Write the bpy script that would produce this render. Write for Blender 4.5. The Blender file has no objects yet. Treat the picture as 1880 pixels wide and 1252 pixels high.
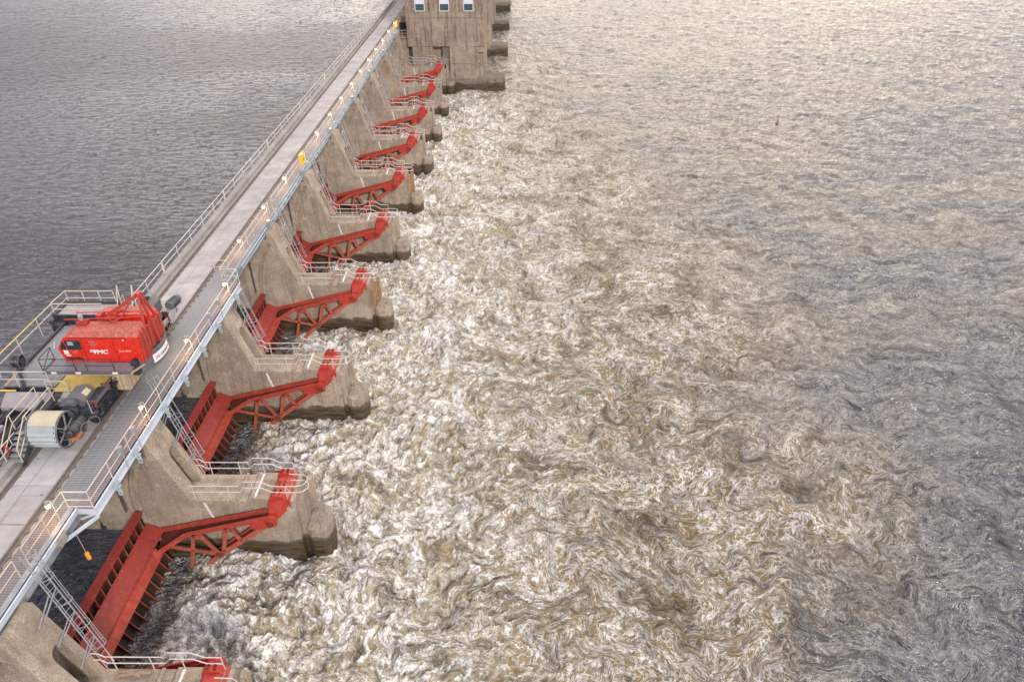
import bpy, math, random
import numpy as np
from mathutils import Vector, Matrix
random.seed(7)
D = bpy.data
SC = bpy.context.scene
COL = SC.collection
R = math.radians

# ------------------------------------------------------------------ camera
CAMH = 37.6
cam = D.cameras.new('camera'); cam.sensor_width = 36; cam.sensor_fit = 'HORIZONTAL'
cam.lens = 1335.1 / 1880 * 36; cam.clip_start = 0.5; cam.clip_end = 4000
co = D.objects.new('camera', cam); COL.objects.link(co); SC.camera = co
pit, yaw, rol = 0.595903, 0.0112677, -0.0043417
s_, c_ = math.sin(pit), math.cos(pit)
A = Matrix(((1, 0, 0), (0, s_, -c_), (0, c_, s_)))
M3 = Matrix.Rotation(yaw, 3, 'Z') @ A @ Matrix.Rotation(rol, 3, 'Z')
co.matrix_world = Matrix.Translation((0, 0, CAMH)) @ M3.to_4x4()

# ------------------------------------------------------------------ light
SUN_EL, SUN_AZ = R(32), R(152)      # azimuth clockwise from +Y
w = D.worlds.new('World'); SC.world = w; w.use_nodes = True
nt = w.node_tree; nt.nodes.clear()
def N(t, typ, **k):
    n = t.nodes.new(typ)
    for a, b in k.items():
        if a == 'i':
            for key, val in b.items(): n.inputs[key].default_value = val
        else: setattr(n, a, b)
    return n
out = N(nt, 'ShaderNodeOutputWorld'); bg = N(nt, 'ShaderNodeBackground'); bg.inputs['Strength'].default_value = 0.105
sky = N(nt, 'ShaderNodeTexSky', sky_type='NISHITA', sun_disc=False, sun_elevation=SUN_EL, sun_rotation=SUN_AZ, air_density=1.0, dust_density=2.5)
tc = N(nt, 'ShaderNodeTexCoord')
mp = N(nt, 'ShaderNodeMapping'); mp.inputs['Scale'].default_value = (1.0, 1.0, 3.2); nt.links.new(tc.outputs['Generated'], mp.inputs[0])
n1 = N(nt, 'ShaderNodeTexNoise', i={'Scale': 2.2, 'Detail': 7.0, 'Roughness': .55, 'Distortion': .35}); nt.links.new(mp.outputs[0], n1.inputs['Vector'])
cr = N(nt, 'ShaderNodeValToRGB'); nt.links.new(n1.outputs['Fac'], cr.inputs[0])
cr.color_ramp.elements[0].position = .36; cr.color_ramp.elements[0].color = (3.2, 3.4, 4.3, 1)
cr.color_ramp.elements[1].position = .66; cr.color_ramp.elements[1].color = (10.2, 9.6, 8.8, 1)
# brighter, warmer cloud low in the sky down-river (far side, to the right)
dv = N(nt, 'ShaderNodeVectorMath', operation='DOT_PRODUCT'); nt.links.new(tc.outputs['Generated'], dv.inputs[0]); dv.inputs[1].default_value = (.26, .88, .40)
wr = N(nt, 'ShaderNodeMapRange', interpolation_type='SMOOTHSTEP', i={1: .50, 2: .98, 3: 0.0, 4: 1.0}); nt.links.new(dv.outputs['Value'], wr.inputs[0])
wc = N(nt, 'ShaderNodeMix', data_type='RGBA', blend_type='MULTIPLY'); wc.inputs[0].default_value = 1
tint = N(nt, 'ShaderNodeMix', data_type='RGBA'); tint.inputs[6].default_value = (.80, .82, .98, 1); tint.inputs[7].default_value = (4.7, 4.2, 3.5, 1)
nt.links.new(wr.outputs[0], tint.inputs[0]); nt.links.new(cr.outputs[0], wc.inputs[6]); nt.links.new(tint.outputs[2], wc.inputs[7])
mx = N(nt, 'ShaderNodeMix', data_type='RGBA'); mx.inputs[0].default_value = .82
nt.links.new(sky.outputs[0], mx.inputs[6]); nt.links.new(wc.outputs[2], mx.inputs[7])
nt.links.new(mx.outputs[2], bg.inputs[0]); nt.links.new(bg.outputs[0], out.inputs[0])
sl = D.lights.new('sun', 'SUN'); sl.energy = 2.1; sl.angle = R(7); sl.color = (1, .93, .84)
so = D.objects.new('sun', sl); COL.objects.link(so)
sd = Vector((math.sin(SUN_AZ) * math.cos(SUN_EL), math.cos(SUN_AZ) * math.cos(SUN_EL), math.sin(SUN_EL)))
so.rotation_euler = sd.to_track_quat('Z', 'Y').to_euler(); so.location = sd * 200
SC.view_settings.view_transform = 'Standard'; SC.view_settings.look = 'None'
SC.view_settings.exposure = 0.27; SC.view_settings.gamma = 1
SC.cycles.max_bounces = 6; SC.cycles.diffuse_bounces = 3; SC.cycles.glossy_bounces = 3

# ------------------------------------------------------------------ materials
def mat(name):
    m = D.materials.new(name); m.use_nodes = True
    t = m.node_tree; b = t.nodes['Principled BSDF']
    return m, t, b
def pos(t, scale=(1, 1, 1)):
    g = N(t, 'ShaderNodeNewGeometry'); mp = N(t, 'ShaderNodeMapping'); mp.inputs['Scale'].default_value = scale
    t.links.new(g.outputs['Position'], mp.inputs[0]); return mp.outputs[0]
def noise(t, scale, detail=5, rough=.55, vec=None, dist=0.0, sc3=(1, 1, 1)):
    n = N(t, 'ShaderNodeTexNoise', i={'Scale': scale, 'Detail': detail, 'Roughness': rough, 'Distortion': dist})
    t.links.new(vec if vec is not None else pos(t, sc3), n.inputs['Vector']); return n.outputs['Fac']
def ramp(t, fac, stops):
    r = N(t, 'ShaderNodeValToRGB'); t.links.new(fac, r.inputs[0]); e = r.color_ramp.elements
    while len(e) < len(stops): e.new(.5)
    for k, (p, c) in enumerate(stops):
        e[k].position = p; e[k].color = (c, c, c, 1) if isinstance(c, (int, float)) else (*c, 1)
    return r.outputs[0]
def mixc(t, fac, a, b, mode='MIX'):
    m = N(t, 'ShaderNodeMix', data_type='RGBA', blend_type=mode)
    for s, v in ((0, fac), (6, a), (7, b)):
        if isinstance(v, (int, float)): m.inputs[s].default_value = v
        elif isinstance(v, tuple): m.inputs[s].default_value = (*v, 1)
        else: t.links.new(v, m.inputs[s])
    return m.outputs[2]
def math_(t, op, a, b=0.0, c=None):
    m = N(t, 'ShaderNodeMath', operation=op)
    for k, v in enumerate((a, b, c)):
        if v is None: continue
        if isinstance(v, (int, float)): m.inputs[k].default_value = v
        else: t.links.new(v, m.inputs[k])
    return m.outputs[0]
def bump(t, b, h, dist, strength=1.0):
    n = N(t, 'ShaderNodeBump'); n.inputs['Strength'].default_value = strength; n.inputs['Distance'].default_value = dist
    t.links.new(h, n.inputs['Height']); t.links.new(n.outputs[0], b.inputs['Normal'])

def concrete(name, c1, c2, c3, wet=True, streak=.5):
    m, t, b = mat(name)
    base = mixc(t, ramp(t, noise(t, .9, 6, .6), [(.40, 0.0), (.58, 1.0)]), c1, c2)
    base = mixc(t, ramp(t, noise(t, .35, 5, .6), [(.42, .45), (.56, 0.0)]), base, tuple(k * .55 for k in c1))
    sp = noise(t, 16, 3, .7); base = mixc(t, ramp(t, sp, [(.42, .75), (.5, 0.0)]), base, c3)
    base = mixc(t, ramp(t, noise(t, 38, 2, .6), [(.5, 0.0), (.75, .55)]), base, tuple(min(1, k * 1.7) for k in c1))
    st = noise(t, 1.0, 5, .6, sc3=(2.2, 2.2, .22))
    base = mixc(t, ramp(t, st, [(.5, 0.0), (.68, streak)]), base, tuple(k * .38 for k in c1))
    v = N(t, 'ShaderNodeTexVoronoi', i={'Scale': 7.0}); t.links.new(pos(t), v.inputs['Vector'])
    base = mixc(t, math_(t, 'MULTIPLY', ramp(t, v.outputs['Distance'], [(.10, .7), (.2, 0.0)]), ramp(t, noise(t, .7, 3), [(.45, 0.0), (.6, 1.0)])), base, tuple(k * .35 for k in c1))
    ct = noise(t, 1.7, 6, .65, dist=.6)
    base = mixc(t, ramp(t, ct, [(.60, 0.0), (.66, .5), (.74, 0.0)]), base, (.55, .50, .42))
    if wet:
        g = N(t, 'ShaderNodeNewGeometry'); s = N(t, 'ShaderNodeSeparateXYZ'); t.links.new(g.outputs['Position'], s.inputs[0])
        z = math_(t, 'ADD', s.outputs[2], math_(t, 'MULTIPLY', noise(t, .8, 4), -1.3))
        wl = ramp(t, math_(t, 'MULTIPLY', z, .2), [(0.0, .96), (.10, .9), (.17, .72), (.19, .0)])
        wetc = mixc(t, ramp(t, noise(t, 1.5, 5, .6, sc3=(.5, .5, 3)), [(.4, 0.0), (.6, 1.0)]), (.018, .014, .010), (.10, .068, .034))
        base = mixc(t, wl, base, wetc)
        t.links.new(ramp(t, wl, [(0, .88), (1, .35)]), b.inputs['Roughness'])
    else: b.inputs['Roughness'].default_value = .88
    t.links.new(base, b.inputs['Base Color'])
    bump(t, b, math_(t, 'ADD', noise(t, 26, 4, .7), math_(t, 'MULTIPLY', noise(t, 2.2, 4), 2.5)), .03, .6)
    return m
CONC = concrete('pier concrete', (.365, .295, .230), (.49, .405, .32), (.15, .12, .095))
CONC_B = concrete('building concrete', (.315, .25, .19), (.42, .34, .26), (.19, .15, .12), streak=.85)
CONC_D = concrete('dark base concrete', (.20, .165, .13), (.26, .215, .17), (.12, .10, .08))

RUSTC = concrete('rust stained concrete', (.36, .20, .10), (.42, .30, .20), (.2, .11, .06), streak=.4)
def deckmat():
    m, t, b = mat('deck slab concrete')
    oi = N(t, 'ShaderNodeObjectInfo')
    base = mixc(t, oi.outputs['Random'], (.40, .39, .395), (.49, .475, .48))
    base = mixc(t, ramp(t, noise(t, .8, 6, .6), [(.4, 0.0), (.7, .7)]), base, (.27, .25, .245))
    base = mixc(t, ramp(t, noise(t, 9, 4, .75), [(.60, 0.0), (.72, .6)]), base, (.25, .22, .20))
    v = N(t, 'ShaderNodeTexVoronoi', i={'Scale': 2.3}); t.links.new(pos(t), v.inputs['Vector'])
    base = mixc(t, ramp(t, v.outputs['Distance'], [(.035, .8), (.07, 0.0)]), base, (.12, .10, .09))
    # rust stains on the far slabs
    g = N(t, 'ShaderNodeNewGeometry'); s = N(t, 'ShaderNodeSeparateXYZ'); t.links.new(g.outputs['Position'], s.inputs[0])
    far = N(t, 'ShaderNodeMapRange', i={1: 150.0, 2: 158.0}); t.links.new(s.outputs[1], far.inputs[0])
    rs = ramp(t, noise(t, .5, 4, .6, sc3=(.9, .75, 1)), [(.5, 0.0), (.62, .8)])
    base = mixc(t, math_(t, 'MULTIPLY', far.outputs[0], rs), base, (.36, .17, .08))
    t.links.new(base, b.inputs['Base Color']); b.inputs['Roughness'].default_value = .85
    bump(t, b, noise(t, 30, 4, .7), .01, .5)
    return m
DECK = deckmat()
KERB = concrete('kerb concrete', (.34, .325, .31), (.43, .415, .40), (.22, .21, .20), wet=False, streak=.2)

def paint(name, c, dark, chalk, rough=.5, k=.5, rust=.35, metal=0.0, scale=1.0, var=False):
    m, t, b = mat(name)
    base = mixc(t, ramp(t, noise(t, 1.3 * scale, 5, .6), [(.35, 0.0), (.7, 1.0)]), c, dark)
    base = mixc(t, ramp(t, noise(t, 3.1 * scale, 6, .7), [(.5, 0.0), (.66, k)]), base, chalk)
    base = mixc(t, ramp(t, noise(t, 6 * scale, 6, .75), [(.58, 0.0), (.66, rust)]), base, (.12, .055, .03))
    if var:
        oi = N(t, 'ShaderNodeObjectInfo'); base = mixc(t, math_(t, 'MULTIPLY', oi.outputs['Random'], .45), base, tuple(.7 * k_ for k_ in dark))
        base = mixc(t, ramp(t, noise(t, 1.1, 5, .65, sc3=(2.5, 2.5, .35)), [(.54, 0.0), (.68, .55)]), base, (.16, .045, .03))
    t.links.new(base, b.inputs['Base Color']); b.inputs['Roughness'].default_value = rough; b.inputs['Metallic'].default_value = metal
    bump(t, b, noise(t, 20, 4, .6), .006, .5)
    return m
RED = paint('gate red paint', (.41, .050, .036), (.31, .034, .027), (.47, .12, .09), .55, .55, .4, var=True)
RED_O = paint('gate flange orange red', (.50, .070, .042), (.38, .045, .03), (.52, .18, .12), .55, .5, .6, var=True)
RED_R = paint('gate rib shaded rusty red', (.13, .022, .015), (.05, .018, .012), (.16, .06, .03), .6, .5, .9)  # rusty red, darkened to paint in the shade under the gate girder
SKIN = paint('skin plate shaded dark', (.045, .022, .016), (.02, .022, .014), (.10, .03, .02), .6, .5, .4)  # shade behind the ribs and girder is put into this dark colour
RIBF = paint('rib flange brown', (.34, .13, .07), (.22, .08, .05), (.40, .22, .14), .6, .5, .5)
RED_T = paint('trunnion bright red', (.52, .05, .03), (.42, .036, .024), (.54, .13, .09), .5, .3, .35, var=True)
REDC = paint('crane red paint', (.78, .028, .014), (.62, .02, .012), (.80, .08, .05), .32, .6, .25, scale=1.6)
REDF = paint('crane roof faded red', (.52, .12, .085), (.42, .08, .055), (.52, .30, .22), .6, .9, .5, scale=2.0)
GALV = paint('galvanised steel', (.40, .42, .45), (.32, .34, .37), (.56, .57, .59), .45, .5, .08, .35)
PIPE = paint('railing paint', (.62, .58, .56), (.55, .50, .48), (.72, .68, .62), .45, .5, .12)
PIPEY = paint('warm railing paint', (.64, .56, .45), (.56, .47, .36), (.68, .64, .56), .45, .5, .15)
YEL = paint('yellow rail paint', (.80, .58, .10), (.74, .5, .08), (.8, .68, .35), .45, .3, .1)
WBEAM = paint('pale blue white beam', (.56, .63, .73), (.48, .55, .65), (.66, .70, .76), .5, .4, .08)
BBRK = paint('blue grey bracket', (.42, .50, .56), (.34, .42, .48), (.56, .62, .66), .5, .4, .12)
BBRK2 = paint('dull blue grey girder', (.27, .31, .35), (.20, .23, .27), (.44, .48, .50), .5, .5, .2)
BLACK = paint('black machine paint', (.035, .038, .048), (.022, .024, .03), (.09, .09, .10), .4, .5, .4)
GREYM = paint('dark grey machine paint', (.13, .135, .15), (.10, .105, .12), (.20, .20, .21), .5, .4, .15)
GREYP = paint('grey pink plate', (.40, .37, .37), (.33, .30, .31), (.48, .45, .44), .6, .5, .15)
DRUM = paint('drum grey', (.42, .46, .48), (.34, .38, .40), (.54, .57, .57), .45, .5, .15)
STP = paint('pale tread', (.30, .31, .33), (.22, .23, .25), (.4, .4, .42), .5, .4, .2)
CREAM = paint('cream sheet', (.56, .50, .36), (.50, .44, .31), (.62, .57, .44), .6, .5, .1)
PLY = paint('yellow plywood', (.70, .50, .13), (.60, .42, .12), (.66, .55, .28), .7, .6, .35)
TAN = paint('tan timber', (.42, .33, .22), (.36, .27, .18), (.5, .42, .30), .7, .5, .2)
WOODD = paint('driftwood', (.36, .25, .17), (.24, .16, .11), (.5, .40, .30), .8, .6, .1, scale=4)
RAILM = paint('rail steel', (.19, .175, .17), (.24, .20, .19), (.25, .22, .20), .5, .5, .6, .3)
WHITE = paint('white gauge paint', (.78, .78, .76), (.70, .70, .68), (.8, .8, .8), .6, .4, .1)
YBOX = paint('yellow box paint', (.86, .56, .05), (.80, .50, .04), (.86, .66, .2), .45, .2, .05)
FLT = paint('orange float', (.85, .36, .04), (.78, .30, .03), (.9, .5, .15), .5, .2, .05)
CHAIN = paint('chain rust', (.07, .05, .045), (.10, .06, .045), (.14, .10, .08), .6, .4, .4)
ORNG = paint('orange rust bracket', (.50, .16, .06), (.36, .11, .05), (.55, .25, .12), .6, .4, .3)
BRN = paint('brown rusty bracket', (.26, .09, .05), (.18, .06, .04), (.3, .15, .1), .6, .4, .5)
CABLE = paint('grey cable', (.30, .29, .30), (.2, .2, .2), (.4, .4, .4), .5, .4, .1)
WIN_W = paint('white window frame', (.80, .80, .82), (.74, .74, .77), (.82, .82, .84), .5, .3, .03)
def simple(name, c, rough=.5, emit=None, es=0, metal=0):
    m, t, b = mat(name); b.inputs['Base Color'].default_value = (*c, 1); b.inputs['Roughness'].default_value = rough; b.inputs['Metallic'].default_value = metal
    if emit: b.inputs['Emission Color'].default_value = (*emit, 1); b.inputs['Emission Strength'].default_value = es
    return m
BULB = simple('lit lamp glass', (.9, .6, .3), .3, (1, .50, .15), 11)
GLASS = simple('dark window glass', (.03, .045, .05), .08)
GLASSB = simple('blue green window glass', (.05, .10, .115), .1)
BLIND = paint('window blind', (.72, .72, .78), (.66, .66, .74), (.78, .78, .82), .7, .3, .02)
TXTW = simple('white lettering', (.82, .82, .80), .5)
TXTY = simple('faded yellow lettering', (.75, .55, .30), .6)
TXTR = simple('red lettering', (.65, .05, .03), .5)
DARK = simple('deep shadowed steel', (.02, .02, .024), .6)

def grating(name, c1, c2, pitch, axis=1):
    m, t, b = mat(name)
    g = N(t, 'ShaderNodeNewGeometry'); s = N(t, 'ShaderNodeSeparateXYZ'); t.links.new(g.outputs['Position'], s.inputs[0])
    f = math_(t, 'FRACT', math_(t, 'MULTIPLY', s.outputs[axis], 1 / pitch))
    f2 = math_(t, 'FRACT', math_(t, 'MULTIPLY', s.outputs[1 - axis], 1 / (pitch * 3.3)))
    line = ramp(t, f, [(.0, 1.0), (.45, 1.0), (.6, 0.0), (.92, 0.0), (1, 1.0)])
    line = math_(t, 'MAXIMUM', line, math_(t, 'MULTIPLY', math_(t, 'LESS_THAN', f2, .12), .6))
    c = mixc(t, line, c1, c2)
    c = mixc(t, ramp(t, noise(t, 1.1, 5, .6), [(.4, 0.0), (.7, .45)]), c, tuple(k * .6 for k in c2))
    t.links.new(c, b.inputs['Base Color']); b.inputs['Roughness'].default_value = .55; b.inputs['Metallic'].default_value = .2
    bump(t, b, line, .02, .6)
    return m
GRAT = grating('grey bar grating', (.14, .145, .16), (.33, .34, .36), .125)
GRATP = grating('pinkish plank grating', (.18, .155, .16), (.30, .265, .275), .14)

# ------------------------------------------------------------------ mesh helper
class MB:
    def __init__(s): s.v = []; s.f = []
    def add(s, vs, fs):
        o = len(s.v); s.v += [tuple(p) for p in vs]; s.f += [tuple(i + o for i in f) for f in fs]; return s
    def box(s, x0, x1, y0, y1, z0, z1):
        return s.add([(x, y, z) for z in (z0, z1) for y in (y0, y1) for x in (x0, x1)],
                     [(0, 2, 3, 1), (4, 5, 7, 6), (0, 1, 5, 4), (2, 6, 7, 3), (0, 4, 6, 2), (1, 3, 7, 5)])
    def beam(s, p, q, w, h, up=(0, 0, 1)):
        p, q = Vector(p), Vector(q); d = (q - p).normalized(); u = Vector(up)
        if abs(d.dot(u)) > .98: u = Vector((0, 1, 0)) if abs(d.y) < .9 else Vector((1, 0, 0))
        a = d.cross(u).normalized() * w / 2; b = a.cross(d).normalized() * h / 2
        return s.add([p + a * i + b * j for i, j in ((-1, -1), (1, -1), (1, 1), (-1, 1))] + [q + a * i + b * j for i, j in ((-1, -1), (1, -1), (1, 1), (-1, 1))],
                     [(0, 1, 2, 3), (7, 6, 5, 4), (0, 4, 5, 1), (1, 5, 6, 2), (2, 6, 7, 3), (3, 7, 4, 0)])
    def prism(s, pr, y0, y1):      # profile in x,z
        n = len(pr)
        return s.add([(x, y0, z) for x, z in pr] + [(x, y1, z) for x, z in pr],
                     [tuple(range(n)), tuple(range(2 * n - 1, n - 1, -1))] + [(i, i + n, (i + 1) % n + n, (i + 1) % n) for i in range(n)])
    def prismz(s, pl, z0, z1):     # plan in x,y
        n = len(pl)
        return s.add([(x, y, z0) for x, y in pl] + [(x, y, z1) for x, y in pl],
                     [tuple(range(n - 1, -1, -1)), tuple(range(n, 2 * n))] + [(i, (i + 1) % n, (i + 1) % n + n, i + n) for i in range(n)])
    def cyl(s, p, q, r, n=12, r2=None):
        p, q = Vector(p), Vector(q); d = (q - p).normalized(); u = Vector((0, 0, 1)) if abs(d.z) < .9 else Vector((1, 0, 0))
        a = d.cross(u).normalized(); b = d.cross(a); r2 = r if r2 is None else r2
        ring = [(a * math.cos(k * 2 * math.pi / n) + b * math.sin(k * 2 * math.pi / n)) for k in range(n)]
        return s.add([p + k * r for k in ring] + [q + k * r2 for k in ring],
                     [tuple(range(n)), tuple(range(2 * n - 1, n - 1, -1))] + [(i, i + n, (i + 1) % n + n, (i + 1) % n) for i in range(n)])
    def tube(s, pts, r=.03, n=6):
        P = [Vector(p) for p in pts]; rings = []; pa = None
        for i, p in enumerate(P):
            d = (P[min(i + 1, len(P) - 1)] - P[max(i - 1, 0)]).normalized()
            if pa is None:
                u = Vector((0, 0, 1)) if abs(d.z) < .9 else Vector((1, 0, 0)); a = d.cross(u).normalized()
            else: a = (pa - d * pa.dot(d)).normalized()
            pa = a; b = d.cross(a)
            rings.append([p + (a * math.cos(k * 2 * math.pi / n) + b * math.sin(k * 2 * math.pi / n)) * r for k in range(n)])
        vs = [v for g in rings for v in g]; fs = [tuple(range(n)), tuple(range(len(vs) - 1, len(vs) - n - 1, -1))]
        for i in range(len(P) - 1):
            for k in range(n): fs.append((i * n + k, i * n + n + k, i * n + n + (k + 1) % n, i * n + (k + 1) % n))
        return s.add(vs, fs)
    def torus(s, c, axis, R_, r, n=24, m=6, a0=0, a1=2 * math.pi):
        c = Vector(c); ax = Vector(axis).normalized(); u = Vector((0, 0, 1)) if abs(ax.z) < .9 else Vector((1, 0, 0)); a = ax.cross(u).normalized(); b = ax.cross(a)
        return s.tube([c + (a * math.cos(a0 + (a1 - a0) * k / n) + b * math.sin(a0 + (a1 - a0) * k / n)) * R_ for k in range(n + 1)], r, m)
    def mesh(s, name, m):
        me = D.meshes.new(name); me.from_pydata(s.v, [], s.f); me.update()
        import bmesh
        bm = bmesh.new(); bm.from_mesh(me); bmesh.ops.recalc_face_normals(bm, faces=bm.faces); bm.to_mesh(me); bm.free()
        if m: me.materials.append(m)
        return me
    def obj(s, name, m, parent=None, bev=0, smooth=False):
        me = s.mesh(name, m)
        if smooth: me.polygons.foreach_set('use_smooth', [True] * len(me.polygons))
        o = D.objects.new(name, me); COL.objects.link(o)
        if parent is not None:
            o.parent = parent; o.matrix_parent_inverse = Matrix.Identity(4)
            if parent.get('_o'):
                pass
        if bev:
            b = o.modifiers.new('bevel', 'BEVEL'); b.width = bev; b.segments = 2; b.limit_method = 'ANGLE'; b.angle_limit = R(40)
        return o
def thing(name, label, cat, loc=(0, 0, 0), group=None):
    o = D.objects.new(name, None); COL.objects.link(o); o.location = loc; o.empty_display_size = .5
    o['label'] = label; o['category'] = cat
    if group: o['group'] = group
    return o
def tag(o, label, cat, group=None):
    o['label'] = label; o['category'] = cat
    if group: o['group'] = group
    return o
def dup(o, parent=None):
    c = o.copy(); COL.objects.link(c)
    if parent is not None: c.parent = parent
    for ch in list(o.children): dup(ch, c)
    return c
def kids(o):
    r = []
    for c in o.children: r += [c] + kids(c)
    return r
def apply_mods(o):
    dg = bpy.context.evaluated_depsgraph_get(); me = D.meshes.new_from_object(o.evaluated_get(dg)); o.modifiers.clear(); o.data = me
ORD = ['nearest', 'second', 'third', 'fourth', 'fifth', 'sixth', 'seventh', 'eighth', 'ninth', 'tenth']

# ------------------------------------------------------------------ numpy noise
rng = np.random.default_rng(5)
PERM = rng.permutation(256); PERM = np.concatenate([PERM, PERM, PERM]).astype(np.int32)
ANG = rng.random(256) * 2 * np.pi; GX = np.cos(ANG).astype(np.float32); GY = np.sin(ANG).astype(np.float32)
def perlin(x, y, seed=0):
    x = x + seed * 17.31; y = y + seed * 9.77
    xi = np.floor(x).astype(np.int32); yi = np.floor(y).astype(np.int32); xf = (x - xi).astype(np.float32); yf = (y - yi).astype(np.float32)
    xi &= 255; yi &= 255
    u = xf * xf * xf * (xf * (xf * 6 - 15) + 10); v = yf * yf * yf * (yf * (yf * 6 - 15) + 10)
    def g(ix, iy, fx, fy):
        h = PERM[PERM[ix & 255] + (iy & 255)]; return GX[h] * fx + GY[h] * fy
    a = g(xi, yi, xf, yf); b = g(xi + 1, yi, xf - 1, yf); c = g(xi, yi + 1, xf, yf - 1); d = g(xi + 1, yi + 1, xf - 1, yf - 1)
    return (a + u * (b - a)) * (1 - v) + (c + u * (d - c)) * v
def fbm(x, y, o=4, seed=0, gain=.5, lac=2.03):
    r = 0; a = 1.0
    for k in range(o): r = r + a * perlin(x * lac ** k, y * lac ** k, seed + k); a *= gain
    return r
def ss(x, a, b):
    t = np.clip((x - a) / (b - a), 0, 1); return t * t * (3 - 2 * t)

def grid_obj(name, xs, ys, zs, attrs, m):
    ny, nx = xs.shape; nv = nx * ny
    me = D.meshes.new(name); me.vertices.add(nv)
    me.vertices.foreach_set('co', np.stack([xs, ys, zs], -1).astype(np.float32).ravel())
    idx = np.arange(nv, dtype=np.int32).reshape(ny, nx)
    q = np.stack([idx[:-1, :-1], idx[:-1, 1:], idx[1:, 1:], idx[1:, :-1]], -1).reshape(-1, 4)
    me.loops.add(q.size); me.loops.foreach_set('vertex_index', q.ravel())
    me.polygons.add(len(q)); me.polygons.foreach_set('loop_start', np.arange(len(q), dtype=np.int32) * 4)
    me.polygons.foreach_set('use_smooth', np.ones(len(q), bool)); me.update(calc_edges=True)
    for k, a in attrs.items():
        at = me.attributes.new(k, 'FLOAT', 'POINT'); at.data.foreach_set('value', a.astype(np.float32).ravel())
    me.materials.append(m); o = D.objects.new(name, me); COL.objects.link(o); o['kind'] = 'structure'
    return o
def attr(t, n):
    a = N(t, 'ShaderNodeAttribute', attribute_name=n); return a.outputs['Fac']

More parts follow.
